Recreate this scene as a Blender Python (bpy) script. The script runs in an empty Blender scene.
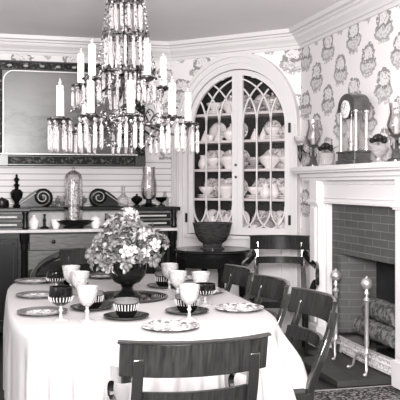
import bpy, bmesh, math, random
from mathutils import Vector, Matrix
random.seed(7)
PI = math.pi
S = bpy.context.scene
C = S.collection

# ------------------------------------------------------------------ materials
def nmat(name):
    m = bpy.data.materials.new(name); m.use_nodes = True
    nt = m.node_tree
    for n in list(nt.nodes): nt.nodes.remove(n)
    out = nt.nodes.new('ShaderNodeOutputMaterial')
    b = nt.nodes.new('ShaderNodeBsdfPrincipled')
    nt.links.new(b.outputs[0], out.inputs[0])
    return m, nt, b, out

def tone(v, k=0.028):
    return (min(1, v * (1 + k)), v * (1 - k * .35), v * (1 - k * .35), 1)

def plain(name, v, rough=.5, metal=0, spec=.5, trans=0, noise=0, scale=20, stretch=None, bump=0, coat=0):
    m, nt, b, out = nmat(name)
    b.inputs['Base Color'].default_value = tone(v)
    b.inputs['Roughness'].default_value = rough
    b.inputs['Metallic'].default_value = metal
    b.inputs['Specular IOR Level'].default_value = spec
    b.inputs['Transmission Weight'].default_value = trans
    b.inputs['Coat Weight'].default_value = coat
    b.inputs['Coat Roughness'].default_value = .12
    if noise or bump:
        tc = nt.nodes.new('ShaderNodeTexCoord')
        mp = nt.nodes.new('ShaderNodeMapping')
        if stretch: mp.inputs['Scale'].default_value = stretch
        nz = nt.nodes.new('ShaderNodeTexNoise')
        nz.inputs['Scale'].default_value = scale; nz.inputs['Detail'].default_value = 5
        nt.links.new(tc.outputs['Object'], mp.inputs[0]); nt.links.new(mp.outputs[0], nz.inputs['Vector'])
        if noise:
            r = nt.nodes.new('ShaderNodeValToRGB')
            r.color_ramp.elements[0].position = .3; r.color_ramp.elements[1].position = .7
            r.color_ramp.elements[0].color = tone(v * (1 - noise)); r.color_ramp.elements[1].color = tone(min(1, v * (1 + noise)))
            nt.links.new(nz.outputs['Fac'], r.inputs[0]); nt.links.new(r.outputs[0], b.inputs['Base Color'])
        if bump:
            bp = nt.nodes.new('ShaderNodeBump'); bp.inputs['Strength'].default_value = bump; bp.inputs['Distance'].default_value = .01
            nt.links.new(nz.outputs['Fac'], bp.inputs['Height']); nt.links.new(bp.outputs[0], b.inputs['Normal'])
    return m

def clear(name, v=1., refl=.12, rough=.02, tint=.95):
    """thin clear glass: mostly see-through with a sheen"""
    m, nt, b, out = nmat(name)
    nt.nodes.remove(b)
    t = nt.nodes.new('ShaderNodeBsdfTransparent'); t.inputs[0].default_value = tone(tint, .01)
    g = nt.nodes.new('ShaderNodeBsdfGlossy'); g.inputs['Color'].default_value = tone(v, .01); g.inputs['Roughness'].default_value = rough
    lw = nt.nodes.new('ShaderNodeLayerWeight'); lw.inputs[0].default_value = .35
    mu = nt.nodes.new('ShaderNodeMath'); mu.operation = 'MULTIPLY_ADD'
    mu.inputs[1].default_value = .7 if refl > .05 else .05; mu.inputs[2].default_value = refl; mu.use_clamp = True
    nt.links.new(lw.outputs['Fresnel'], mu.inputs[0])
    mx = nt.nodes.new('ShaderNodeMixShader')
    nt.links.new(mu.outputs[0], mx.inputs[0]); nt.links.new(t.outputs[0], mx.inputs[1]); nt.links.new(g.outputs[0], mx.inputs[2])
    nt.links.new(mx.outputs[0], out.inputs[0])
    return m

class NG:
    def __init__(s, nt): s.nt = nt
    def m(s, op, a, b=None, c=None):
        n = s.nt.nodes.new('ShaderNodeMath'); n.operation = op
        for i, x in enumerate((a, b, c)):
            if x is None: continue
            if isinstance(x, (int, float)): n.inputs[i].default_value = x
            else: s.nt.links.new(x, n.inputs[i])
        return n.outputs[0]

def wallpaper(name, axis, ox):
    m, nt, b, out = nmat(name)
    g = NG(nt)
    tc = nt.nodes.new('ShaderNodeTexCoord'); sp = nt.nodes.new('ShaderNodeSeparateXYZ')
    nt.links.new(tc.outputs['Object'], sp.inputs[0])
    u0 = sp.outputs[axis]; v0 = sp.outputs[2]
    cv = nt.nodes.new('ShaderNodeCombineXYZ'); nt.links.new(u0, cv.inputs[0]); nt.links.new(v0, cv.inputs[1])
    nz = nt.nodes.new('ShaderNodeTexNoise'); nz.inputs['Scale'].default_value = 42; nz.inputs['Detail'].default_value = 3
    nt.links.new(cv.outputs[0], nz.inputs['Vector'])
    nf = nt.nodes.new('ShaderNodeTexVoronoi'); nf.inputs['Scale'].default_value = 46
    nt.links.new(cv.outputs[0], nf.inputs['Vector'])
    wz = nt.nodes.new('ShaderNodeTexNoise'); wz.inputs['Scale'].default_value = 22; wz.inputs['Detail'].default_value = 2
    nt.links.new(cv.outputs[0], wz.inputs['Vector'])
    ws = nt.nodes.new('ShaderNodeSeparateColor'); nt.links.new(wz.outputs['Color'], ws.inputs[0])
    u0 = g.m('ADD', u0, g.m('MULTIPLY', g.m('SUBTRACT', ws.outputs[0], .5), .075))
    v0 = g.m('ADD', v0, g.m('MULTIPLY', g.m('SUBTRACT', ws.outputs[1], .5), .075))
    total = None
    def add(x):
        nonlocal total
        total = x if total is None else g.m('MAXIMUM', total, x)
    def lt(a, b_): return g.m('LESS_THAN', a, b_)
    def gt(a, b_): return g.m('GREATER_THAN', a, b_)
    def rng(a, lo, hi): return g.m('MULTIPLY', gt(a, lo), lt(a, hi))
    for (sx, sz) in ((0, 0), (.24, .2175)):
        lu = g.m('MULTIPLY', g.m('SUBTRACT', g.m('FRACT', g.m('ADD', g.m('DIVIDE', g.m('SUBTRACT', u0, ox + sx), .48), 20.5)), .5), .48)
        lv = g.m('MULTIPLY', g.m('SUBTRACT', g.m('FRACT', g.m('ADD', g.m('DIVIDE', g.m('SUBTRACT', v0, 2.493 + sz), .435), 20.5)), .5), .435)
        def ell(cx, cz, rx, rz):
            a = g.m('DIVIDE', g.m('SUBTRACT', lu, cx), rx); c = g.m('DIVIDE', g.m('SUBTRACT', lv, cz), rz)
            return g.m('SQRT', g.m('ADD', g.m('MULTIPLY', a, a), g.m('MULTIPLY', c, c)))
        cr = ell(0, .042, .10, .084)
        add(g.m('MULTIPLY', g.m('MULTIPLY', g.m('MULTIPLY', rng(cr, .68, 1.02), gt(lv, -.005)), gt(nz.outputs['Fac'], .42)), .72))
        add(g.m('MULTIPLY', g.m('MULTIPLY', lt(cr, .6), lt(nf.outputs['Distance'], .30)), .6))
        add(g.m('MULTIPLY', g.m('MULTIPLY', lt(cr, 1), gt(lv, -.005)), .10))
        add(g.m('MULTIPLY', g.m('MULTIPLY', rng(lv, -.018, .008), lt(g.m('ABSOLUTE', lu), .112)), g.m('MULTIPLY', gt(nz.outputs['Fac'], .4), .75)))
        bo = ell(0, -.036, .138, .072)
        add(g.m('MULTIPLY', g.m('MULTIPLY', rng(bo, .74, 1), lt(lv, .0)), g.m('MULTIPLY', gt(nz.outputs['Fac'], .40), .58)))
        add(g.m('MULTIPLY', g.m('MULTIPLY', lt(bo, .98), lt(lv, .0)), .20))
        add(g.m('MULTIPLY', g.m('MULTIPLY', g.m('MULTIPLY', lt(bo, .7), lt(lv, -.02)), gt(nz.outputs['Fac'], .53)), .5))
        add(g.m('MULTIPLY', lt(ell(0, -.108, .085, .022), 1), g.m('MULTIPLY', gt(nz.outputs['Fac'], .44), .42)))
        # tiny drop between
        if sx == 0:
            bl = g.m('MULTIPLY', g.m('SUBTRACT', g.m('FRACT', g.m('ADD', g.m('DIVIDE', g.m('SUBTRACT', u0, ox + .24), .48), 20.5)), .5), .48)
            bor = g.m('MULTIPLY', lt(g.m('ADD', g.m('MULTIPLY', g.m('ABSOLUTE', bl), .55), g.m('SUBTRACT', 2.625, v0)), .075), lt(v0, 2.66))
            add(g.m('MULTIPLY', g.m('MULTIPLY', bor, gt(nz.outputs['Fac'], .4)), .45))
    mx = nt.nodes.new('ShaderNodeMix'); mx.data_type = 'RGBA'
    nt.links.new(total, mx.inputs['Factor'])
    mx.inputs['A'].default_value = tone(.76); mx.inputs['B'].default_value = tone(.07, .03)
    nt.links.new(mx.outputs['Result'], b.inputs['Base Color'])
    b.inputs['Roughness'].default_value = .75; b.inputs['Specular IOR Level'].default_value = .2
    return m

def brick(name, axis_u, v, mortar, dark=0):
    m, nt, b, out = nmat(name)
    tc = nt.nodes.new('ShaderNodeTexCoord'); sp = nt.nodes.new('ShaderNodeSeparateXYZ')
    nt.links.new(tc.outputs['Object'], sp.inputs[0])
    cv = nt.nodes.new('ShaderNodeCombineXYZ')
    nt.links.new(sp.outputs[axis_u], cv.inputs[0]); nt.links.new(sp.outputs[2], cv.inputs[1])
    bt = nt.nodes.new('ShaderNodeTexBrick'); bt.inputs['Scale'].default_value = 1
    bt.inputs['Brick Width'].default_value = .23; bt.inputs['Row Height'].default_value = .057
    bt.inputs['Mortar Size'].default_value = .0045; bt.inputs['Mortar Smooth'].default_value = .4
    bt.inputs['Color1'].default_value = tone(v * .9); bt.inputs['Color2'].default_value = tone(v * 1.12); bt.inputs['Mortar'].default_value = tone(mortar)
    nt.links.new(cv.outputs[0], bt.inputs['Vector'])
    nz = nt.nodes.new('ShaderNodeTexNoise'); nz.inputs['Scale'].default_value = 9; nz.inputs['Detail'].default_value = 6
    nt.links.new(tc.outputs['Object'], nz.inputs['Vector'])
    mx = nt.nodes.new('ShaderNodeMix'); mx.data_type = 'RGBA'; mx.blend_type = 'MULTIPLY'; mx.inputs['Factor'].default_value = .55
    nt.links.new(bt.outputs['Color'], mx.inputs['A'])
    r = nt.nodes.new('ShaderNodeValToRGB'); r.color_ramp.elements[0].color = (.45, .45, .45, 1); r.color_ramp.elements[1].color = (1.3, 1.3, 1.3, 1)
    nt.links.new(nz.outputs['Fac'], r.inputs[0]); nt.links.new(r.outputs[0], mx.inputs['B'])
    nt.links.new(mx.outputs['Result'], b.inputs['Base Color'])
    bp = nt.nodes.new('ShaderNodeBump'); bp.inputs['Strength'].default_value = .4; bp.inputs['Distance'].default_value = .004
    nt.links.new(bt.outputs['Fac'], bp.inputs['Height']); bp.invert = True
    nt.links.new(bp.outputs[0], b.inputs['Normal'])
    b.inputs['Roughness'].default_value = .85
    return m

def wood(name, v, rough=.25, stretch=(3, 3, 30), contrast=.45):
    return plain(name, v, rough=rough, noise=contrast, scale=3.5, stretch=stretch, spec=.14, coat=.0)

def speckle(name, a, bcol, scale, thr=.5, rough=.4, metal=0, spec=.5, width=.08):
    """two-tone surface pattern (cut glass, inlay, carving, woven pattern)"""
    m, nt, b, out = nmat(name)
    tc = nt.nodes.new('ShaderNodeTexCoord')
    nz = nt.nodes.new('ShaderNodeTexNoise'); nz.inputs['Scale'].default_value = scale; nz.inputs['Detail'].default_value = 3
    nt.links.new(tc.outputs['Object'], nz.inputs['Vector'])
    r = nt.nodes.new('ShaderNodeValToRGB')
    r.color_ramp.elements[0].position = max(0, thr - width); r.color_ramp.elements[1].position = min(1, thr + width)
    r.color_ramp.elements[0].color = tone(a); r.color_ramp.elements[1].color = tone(bcol)
    nt.links.new(nz.outputs['Fac'], r.inputs[0]); nt.links.new(r.outputs[0], b.inputs['Base Color'])
    b.inputs['Roughness'].default_value = rough; b.inputs['Metallic'].default_value = metal; b.inputs['Specular IOR Level'].default_value = spec
    return m

M = {}
M['white'] = plain('white_paint', .66, .45, spec=.35)
M['mantelwhite'] = plain('mantel_white_paint', .76, .4, spec=.35)
M['ceiling'] = plain('ceiling_plaster', .8, .8, spec=.1, noise=.02, scale=1.2)
M['plaster'] = plain('side_wall_plaster', .6, .8, spec=.1)
M['floor'] = plain('dark_floor_boards', .02, .45, spec=.2, noise=.5, scale=2, stretch=(14, 1, 1))
M['mahogany'] = wood('mahogany', .007, .22)
M['mahogany_x'] = wood('mahogany_rail', .015, .22, (30, 3, 3))
M['mahogany_h'] = wood('mahogany_polished', .012, .1, (4, 4, 30))
M['mahogany_arm'] = plain('mahogany_arm_polish', .012, .07, spec=.6, coat=.6)
M['side_wood'] = wood('sideboard_wood', .02, .28, (3, 30, 30), .6)
M['side_light'] = wood('sideboard_light_wood', .12, .3, (3, 40, 40), .35)
M['side_dark'] = plain('sideboard_dark_wood', .006, .25, spec=.18)
M['side_edge'] = plain('sideboard_pale_edge', .38, .35, noise=.15)  # pale tone for inlay strips, scroll lines and some frame bosses
M['deck'] = plain('sideboard_deck_runner', .5, .5, noise=.1)
M['cloth'] = plain('white_damask', .365, .85, spec=.15, bump=.04, scale=160)
M['china'] = plain('white_china', .82, .25, spec=.6)
M['china_pat'] = speckle('patterned_china', .25, .75, 60, .48, .25)
M['china_grey'] = plain('grey_china', .36, .3, spec=.6)
M['cup_dark'] = plain('cupboard_inside_shade', .02, .6)  # shade inside the cupboard is put into this dark base colour
M['brass'] = plain('polished_brass', .8, .3, metal=.75)
M['brass_dark'] = speckle('aged_bronze', .03, .3, 70, .52, .3, 1)
M['crystal'] = plain('cut_crystal', .97, .04, trans=.9, spec=.9)
M['crystal_bead'] = speckle('crystal_beads', .02, .8, 90, .58, .08, 0, .6, .1)
M['candle'] = plain('ivory_wax', .85, .5, spec=.3)
M['pane'] = clear('window_glass', refl=.004, tint=.97)
M['dome'] = clear('blown_glass', refl=.10, tint=.9)
M['frost'] = plain('milky_pressed_glass', .46, .14, trans=.35, spec=.7, noise=.22, bump=.7, scale=95)
M['glass_item'] = plain('clear_thick_glass', .85, .05, trans=.75, spec=.7)
M['darkglass'] = plain('dark_amethyst_glass', .004, .1, spec=.25)
M['darkglass_cut'] = speckle('dark_cut_glass_band', .006, .55, 210, .66, .1, 0, .5, .05)
M['plate_pat'] = speckle('patterned_plate', .08, .5, 42, .5, .2, 0, .6)
M['plate_light'] = speckle('pressed_glass_plate', .16, .62, 55, .5, .15, 0, .7)
M['plate_dark'] = plain('dark_plate', .02, .15, spec=.4)
M['plate_rim'] = plain('plate_rim_grey', .10, .18, spec=.6)
M['petal'] = plain('pale_petals', .33, .6, noise=.3, scale=40)
M['petal2'] = plain('darker_petals', .11, .6, noise=.3, scale=40)  # darker petal tone, mixed at random among the blooms
M['leaf'] = plain('leaves', .05, .5, noise=.4, scale=20)
M['fdark'] = plain('dark_fruit', .012, .35)
M['gild'] = speckle('carved_gilt_frame', .010, .16, 42, .6, .5, 0, .15)
M['gild_line'] = plain('gilt_edge', .75, .3, metal=.2)
M['frame_dark'] = plain('frame_dark', .015, .3)
M['brick_f'] = brick('grey_brick_face', 1, .085, .16)
M['brick_s'] = brick('grey_brick_jamb', 0, .10, .15)
M['soot'] = plain('sooty_brick', .012, .9, noise=.5, scale=8)
M['hearth'] = plain('slate_hearth', .055, .55, spec=.2, noise=.12, scale=6)
M['bark'] = speckle('log_bark', .05, .2, 30, .5, .9)
M['logend'] = plain('log_end', .3, .8, noise=.3, scale=30)
M['pale'] = speckle('pale_pierced_brass', .22, .85, 60, .40, .35, .1)
M['cone'] = plain('dark_pine_cones', .03, .8)
M['rug'] = speckle('woven_rug', .03, .3, 55, .54, .95, 0, .1)
M['fringe'] = plain('rug_fringe', .45, .9)
M['clock_dark'] = plain('dark_clock_marble', .06, .2, noise=.4, scale=14)
M['dial'] = plain('enamel_dial', .85, .3)
M['ink'] = plain('dial_ink', .02, .5)
M['clockcol'] = plain('clock_gilt_column', .5, .25, metal=.5)
M['seat'] = plain('dark_horsehair_seat', .02, .6)
M['mirror_tray'] = plain('mirror_plateau', .3, .05, metal=1)

def painting_mat():
    m, nt, b, out = nmat('faded_landscape_canvas')
    g = NG(nt)
    tc = nt.nodes.new('ShaderNodeTexCoord'); sp = nt.nodes.new('ShaderNodeSeparateXYZ'); nt.links.new(tc.outputs['Object'], sp.inputs[0])
    mp = nt.nodes.new('ShaderNodeMapping'); mp.inputs['Scale'].default_value = (1.6, 1, 4)
    nt.links.new(tc.outputs['Object'], mp.inputs[0])
    nz = nt.nodes.new('ShaderNodeTexNoise'); nz.inputs['Scale'].default_value = 3; nz.inputs['Detail'].default_value = 6
    nt.links.new(mp.outputs[0], nz.inputs['Vector'])
    z = g.m('ADD', sp.outputs[2], g.m('MULTIPLY', g.m('SUBTRACT', nz.outputs['Fac'], .5), .55))
    r = nt.nodes.new('ShaderNodeValToRGB')
    e = r.color_ramp.elements
    e[0].position = 0; e[0].color = tone(.06); e[1].position = 1; e[1].color = tone(.15)
    for p, v in ((.18, .11), (.27, .045), (.36, .10), (.42, .06), (.5, .13), (.75, .17)):
        k = e.new(p); k.color = tone(v)
    nt.links.new(g.m('DIVIDE', g.m('SUBTRACT', z, .1), .82), r.inputs[0])
    nt.links.new(r.outputs[0], b.inputs['Base Color'])
    b.inputs['Roughness'].default_value = .3
    return m
M['canvas'] = painting_mat()

def boards_mat():
    m, nt, b, out = nmat('horizontal_board_paint')
    g = NG(nt)
    tc = nt.nodes.new('ShaderNodeTexCoord'); sp = nt.nodes.new('ShaderNodeSeparateXYZ'); nt.links.new(tc.outputs['Object'], sp.inputs[0])
    f = g.m('FRACT', g.m('DIVIDE', sp.outputs[2], .058))
    ln = g.m('LESS_THAN', f, .16)
    mx = nt.nodes.new('ShaderNodeMix'); mx.data_type = 'RGBA'; nt.links.new(ln, mx.inputs['Factor'])
    mx.inputs['A'].default_value = tone(.68); mx.inputs['B'].default_value = tone(.32)
    nt.links.new(mx.outputs['Result'], b.inputs['Base Color']); b.inputs['Roughness'].default_value = .6
    return m
M['boards'] = boards_mat()

# ------------------------------------------------------------------ mesh helpers
def B(): return bmesh.new()
def hexa(bm, p):
    """p: 8 points, bottom quad then top quad"""
    v = [bm.verts.new(q) for q in p]
    for f in ((3, 2, 1, 0), (4, 5, 6, 7), (0, 1, 5, 4), (1, 2, 6, 5), (2, 3, 7, 6), (3, 0, 4, 7)):
        bm.faces.new([v[i] for i in f])
def box(bm, x0, x1, y0, y1, z0, z1):
    hexa(bm, [(x0, y0, z0), (x1, y0, z0), (x1, y1, z0), (x0, y1, z0), (x0, y0, z1), (x1, y0, z1), (x1, y1, z1), (x0, y1, z1)])
def lathe(bm, prof, c=(0, 0, 0), n=24, M4=None, sy=1.0):
    rings = []
    for (r, z) in prof:
        if r < 1e-5:
            p = Vector((0, 0, z)); p = (M4 @ p) if M4 else p
            rings.append([bm.verts.new(p + Vector(c))])
        else:
            ring = []
            for i in range(n):
                a = 2 * PI * i / n
                p = Vector((r * math.cos(a), sy * r * math.sin(a), z)); p = (M4 @ p) if M4 else p
                ring.append(bm.verts.new(p + Vector(c)))
            rings.append(ring)
    for a, b in zip(rings, rings[1:]):
        if len(a) == 1 and len(b) == 1: continue
        for i in range(n):
            j = (i + 1) % n
            if len(a) == 1: bm.faces.new((a[0], b[j], b[i]))
            elif len(b) == 1: bm.faces.new((a[i], a[j], b[0]))
            else: bm.faces.new((a[i], a[j], b[j], b[i]))
    if len(rings[0]) > 1 and len(rings[-1]) > 1:
        for i in range(n):
            j = (i + 1) % n; bm.faces.new((rings[-1][i], rings[-1][j], rings[0][j], rings[0][i]))
    elif len(rings[0]) > 1: bm.faces.new(rings[0][::-1])
    elif len(rings[-1]) > 1: bm.faces.new(rings[-1])
def tube(bm, pts, r, n=8, flat=None):
    """round (or elliptical: flat=(rx,ry)) bar along pts, radius r number or list"""
    pts = [Vector(p) for p in pts]
    rs = r if isinstance(r, (list, tuple)) else [r] * len(pts)
    t0 = (pts[1] - pts[0]).normalized()
    up = Vector((0, 0, 1)) if abs(t0.z) < .9 else Vector((1, 0, 0))
    nrm = t0.cross(up).normalized()
    rings = []
    for i, p in enumerate(pts):
        t = ((pts[min(i + 1, len(pts) - 1)] - pts[max(i - 1, 0)])).normalized()
        nrm = (nrm - t * nrm.dot(t)).normalized(); bi = t.cross(nrm)
        ring = []
        for k in range(n):
            a = 2 * PI * (k + .5) / n
            ca, sa = math.cos(a), math.sin(a)
            if flat: ca *= flat[0]; sa *= flat[1]
            ring.append(bm.verts.new(p + (nrm * ca + bi * sa) * rs[i]))
        rings.append(ring)
    for a, b in zip(rings, rings[1:]):
        for k in range(n):
            j = (k + 1) % n
            bm.faces.new((a[k], a[j], b[j], b[k]))
    bm.faces.new(rings[0][::-1]); bm.faces.new(rings[-1])
def curve(pts, n=6):
    """Catmull-Rom through pts"""
    P = [Vector(p) for p in pts]; P = [P[0] * 2 - P[1]] + P + [P[-1] * 2 - P[-2]]
    out = []
    for i in range(1, len(P) - 2):
        for k in range(n):
            t = k / n
            a, b, c, d = P[i - 1], P[i], P[i + 1], P[i + 2]
            out.append(.5 * ((2 * b) + (-a + c) * t + (2 * a - 5 * b + 4 * c - d) * t * t + (-a + 3 * b - 3 * c + d) * t ** 3))
    out.append(P[-2]); return out
def ball(bm, c, r, n=10, m=6, s=(1, 1, 1)):
    lathe(bm, [(0, -r * s[2])] + [(r * math.cos(-PI / 2 + PI * i / m), r * s[2] * math.sin(-PI / 2 + PI * i / m)) for i in range(1, m)] + [(0, r * s[2])], c, n, Matrix.Diagonal((s[0], s[1], 1)))
def prism(bm, poly, fn0, fn1):
    """extrude 2-D outline between two mapping functions"""
    a = [bm.verts.new(fn0(*p)) for p in poly]; b = [bm.verts.new(fn1(*p)) for p in poly]
    n = len(poly)
    bm.faces.new(a[::-1]); bm.faces.new(b)
    for i in range(n):
        j = (i + 1) % n
        bm.faces.new((a[i], a[j], b[j], b[i]))

def rootloc(o):
    while o.parent: o = o.parent
    return o.location
def mk(name, bm, mat, parent=None, smooth=True, bevel=0, world=False, loc=None):
    if world and parent is not None:
        bmesh.ops.translate(bm, verts=bm.verts, vec=-rootloc(parent))
    bmesh.ops.recalc_face_normals(bm, faces=bm.faces)
    me = bpy.data.meshes.new(name); bm.to_mesh(me); bm.free()
    o = bpy.data.objects.new(name, me); C.objects.link(o)
    if mat: me.materials.append(M[mat] if isinstance(mat, str) else mat)
    if smooth:
        for p in me.polygons: p.use_smooth = True
        md = None
        try:
            me.set_sharp_from_angle(angle=math.radians(38))
        except Exception: pass
    if bevel:
        md = o.modifiers.new('bevel', 'BEVEL'); md.width = bevel; md.segments = 2; md.limit_method = 'ANGLE'
    if parent is not None: o.parent = parent
    if loc: o.location = loc
    return o
def thing(name, label, cat, loc=(0, 0, 0), rz=0, group=None):
    o = bpy.data.objects.new(name, None); C.objects.link(o); o.empty_display_size = .05
    o.location = loc; o.rotation_euler = (0, 0, rz); tag(o, label, cat, group); return o
def tag(o, label, cat, group=None, kind=None):
    o['label'] = label; o['category'] = cat
    if group: o['group'] = group
    if kind: o['kind'] = kind
    return o
def struct(name, bm, mat, label=None, **k):
    o = mk(name, bm, mat, **k); o['kind'] = 'structure'
    if label: o['label'] = label
    return o
def dup(o, label, group=None, loc=None, rz=None):
    r = o.copy(); C.objects.link(r); r['label'] = label
    if group: r['group'] = group
    if loc is not None: r.location = loc
    if rz is not None: r.rotation_euler = (0, 0, rz)
    for ch in list(o.children):
        c = ch.copy(); C.objects.link(c); c.parent = r
        for g in list(ch.children):
            d = g.copy(); C.objects.link(d); d.parent = c
    return r

TT = math.atan(205 / 780)
Fv = Vector((math.sin(TT), math.cos(TT), 0)); Rv = Vector((math.cos(TT), -math.sin(TT), 0))
# ------------------------------------------------------------------ room shell
XR, YB, HC = 2.68, 7.58, 2.75
XL, YF = -2.3, -2.2
C2, C1 = (1.70, YB), (XR, 6.60)
WL = math.hypot(C1[0] - C2[0], C1[1] - C2[1])
DROT = -PI / 4            # local x runs along the corner wall, local -y faces the room

bm = B(); box(bm, XL - .15, XR + 1.1, YF, YB + .7, -.1, 0); struct('floor', bm, 'floor', smooth=False)
bm = B(); box(bm, XL - .15, XR + 1.1, YF, YB + .7, HC, HC + .1); struct('ceiling', bm, 'ceiling', smooth=False)
M['paper_back'] = wallpaper('wallpaper_back', 0, .25)
M['paper_right'] = wallpaper('wallpaper_right', 1, 5.526)
M['paper_diag'] = wallpaper('wallpaper_corner', 0, 1.31)
bm = B(); box(bm, XL, C2[0], YB, YB + .12, 0, HC); struct('wall_back', bm, 'paper_back', smooth=False)
bm = B()
WN = ((-1.5, -.1), (1.0, 2.6), (3.6, 5.2))          # tall openings added in the unseen left wall to let world light in
ys = [YF] + [q for w_ in WN for q in w_] + [YB]
for k in range(0, len(ys), 2): box(bm, XL - .12, XL, ys[k], ys[k + 1], 0, HC)
for a, b_ in WN: box(bm, XL - .12, XL, a, b_, 0, .5); box(bm, XL - .12, XL, a, b_, 2.5, HC)
struct('wall_left', bm, 'plaster', smooth=False)
# right wall with the firebox opening
FY0, FY1, FZ = 4.725, 5.625, .815
bm = B()
box(bm, XR, XR + .12, YF, FY0, 0, HC); box(bm, XR, XR + .12, FY1, C1[1], 0, HC); box(bm, XR, XR + .12, FY0, FY1, FZ, HC)
struct('wall_right', bm, 'paper_right', smooth=False)

# arch helpers in the corner wall's local frame
CU, ZS = .742, 1.90
def arch_z(u, rx, rz): 
    t = max(0, 1 - ((u - CU) / rx) ** 2); return ZS + rz * math.sqrt(t)
def arch_plate(bm, u0, u1, z0, z1, rx, rz, zb, y0, y1, n=40):
    us = [CU - rx * math.cos(PI * i / n) for i in range(n + 1)]
    def col(a, b, za0, zb0, za1, zb1):
        hexa(bm, [(a, y0, za0), (b, y0, zb0), (b, y1, zb0), (a, y1, za0), (a, y0, za1), (b, y0, zb1), (b, y1, zb1), (a, y1, za1)])
    if us[0] > u0: col(u0, us[0], z0, z0, z1, z1)
    if us[-1] < u1: col(us[-1], u1, z0, z0, z1, z1)
    for a, b in zip(us, us[1:]):
        if zb > z0: col(a, b, z0, z0, zb, zb)
        col(a, b, arch_z(a, rx, rz), arch_z(b, rx, rz), z1, z1)
def arch_band(bm, r1x, r1z, r2x, r2z, zb, y0, y1, a0=0, a1=PI, n=40, left=True, right=True):
    pr = []
    if right and a0 == 0: pr.append(((CU + r1x, zb), (CU + r2x, zb)))
    for i in range(n + 1):
        a = a0 + (a1 - a0) * i / n
        pr.append(((CU + r1x * math.cos(a), ZS + r1z * math.sin(a)), (CU + r2x * math.cos(a), ZS + r2z * math.sin(a))))
    if left and abs(a1 - PI) < 1e-6: pr.append(((CU - r1x, zb), (CU - r2x, zb)))
    ring = [[bm.verts.new(v) for v in ((p[0], y0, p[1]), (q[0], y0, q[1]), (q[0], y1, q[1]), (p[0], y1, p[1]))] for p, q in pr]
    for a_, b_ in zip(ring, ring[1:]):
        for k in range(4): bm.faces.new((a_[k], a_[(k + 1) % 4], b_[(k + 1) % 4], b_[k]))
    bm.faces.new(ring[0][::-1]); bm.faces.new(ring[-1])

bm = B(); arch_plate(bm, 0, WL, 0, HC, .545, .545, .80, 0, .06)
w = struct('wall_corner', bm, 'paper_diag', smooth=False); w.location = (C2[0], C2[1], 0); w.rotation_euler = (0, 0, DROT)

# crown moulding swept along the three walls
prof = [(0, 2.585), (.012, 2.585), (.02, 2.61), (.035, 2.615), (.045, 2.635), (.075, 2.665), (.085, 2.69), (.10, 2.695), (.105, 2.71), (.135, 2.715), (.14, HC)]
path = [Vector((XL, YB)), Vector(C2), Vector(C1), Vector((XR, YF))]
bm = B()
def off(i, d):
    def nrm(a, b):
        t = (b - a).normalized(); return Vector((t.y, -t.x))
    if i == 0: return path[0] + nrm(path[0], path[1]) * d
    if i == len(path) - 1: return path[-1] + nrm(path[-2], path[-1]) * d
    n1, n2 = nrm(path[i - 1], path[i]), nrm(path[i], path[i + 1])
    b = (n1 + n2).normalized(); return path[i] + b * (d / b.dot(n1))
rows = []
for i in range(len(path)):
    rows.append([bm.verts.new((*off(i, d), z)) for d, z in prof])
for a, b in zip(rows, rows[1:]):
    for k in range(len(prof) - 1): bm.faces.new((a[k], a[k + 1], b[k + 1], b[k]))
struct('trim_1', bm, 'white', smooth=False)
# horizontal boarding behind the sideboard
bm = B(); box(bm, XL, C2[0] - .01, YB - .02, YB, 0, 1.60); struct('trim_2', bm, 'boards', smooth=False)
# low skirting on the right wall beyond the mantel
bm = B(); box(bm, XR - .02, XR, 6.0, C1[1] - .01, 0, .2); struct('baseboard_right', bm, 'white', smooth=False)

# ------------------------------------------------------------------ corner cupboard
cup = thing('corner_cupboard', 'white arched corner cupboard with gothic glazed doors full of china', 'cupboard', (C2[0], C2[1], 0), DROT)
bm = B()
arch_band(bm, .545, .545, .585, .60, .0, -.035, .06); arch_band(bm, .585, .60, .62, .655, 0, -.055, 0); arch_band(bm, .62, .655, .638, .70, 0, -.075, 0)
mk('arched_casing', bm, 'white', cup, True)
for s_ in (-1, 1):
    bm = B()
    for q in (.552, .566, .592, .605, .626): tube(bm, [(CU + s_ * q, -.036 if q < .585 else -.056 if q < .62 else -.076, .0), (CU + s_ * q, -.036 if q < .585 else -.056 if q < .62 else -.076, 1.9)], .0055, 6)
    mk('reeded_jamb', bm, 'white', cup)
for a, b_ in ((.012, CU - .638), (CU + .638, WL - .004)):   # flat painted surround below the arch, left and right
    bm = B(); box(bm, a, b_, -.025, 0, 0, 1.93)
    for q in ((.03, .062) if a < .5 else ()): box(bm, q, q + .012, -.038, -.02, 0, 1.93)
    mk('surround_board', bm, 'white', cup, False, .003)
bm = B()
box(bm, CU - .545, CU + .545, -.03, .06, .0, .84)
box(bm, CU - .56, CU + .56, -.06, .02, .84, .872)
for s_ in (-1, 1):
    a = CU + s_ * .27
    for (x0, x1, z0, z1) in ((a - .2, a + .2, .12, .15), (a - .2, a + .2, .72, .75), (a - .2, a - .17, .12, .75), (a + .17, a + .2, .12, .75)):
        box(bm, x0, x1, -.045, -.03, z0, z1)
mk('base_panel', bm, 'white', cup, False, .003)
bm = B()
box(bm, CU - .545, CU + .545, .40, .42, .8, 2.5); box(bm, CU - .56, CU - .545, .06, .42, .8, 2.5); box(bm, CU + .545, CU + .56, .06, .42, .8, 2.5)
box(bm, CU - .56, CU + .56, .06, .42, 2.5, 2.52); box(bm, CU - .56, CU + .56, .06, .42, .84, .872)
mk('interior', bm, 'cup_dark', cup, False)
SH = [.905, 1.222, 1.505, 1.782, 2.045]            # shelf tops
for z in SH:
    bm = B(); box(bm, CU - .543, CU + .543, .07, .40, z - .024, z); mk('shelf', bm, 'white', cup, False, .002)
ZB = .95
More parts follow.
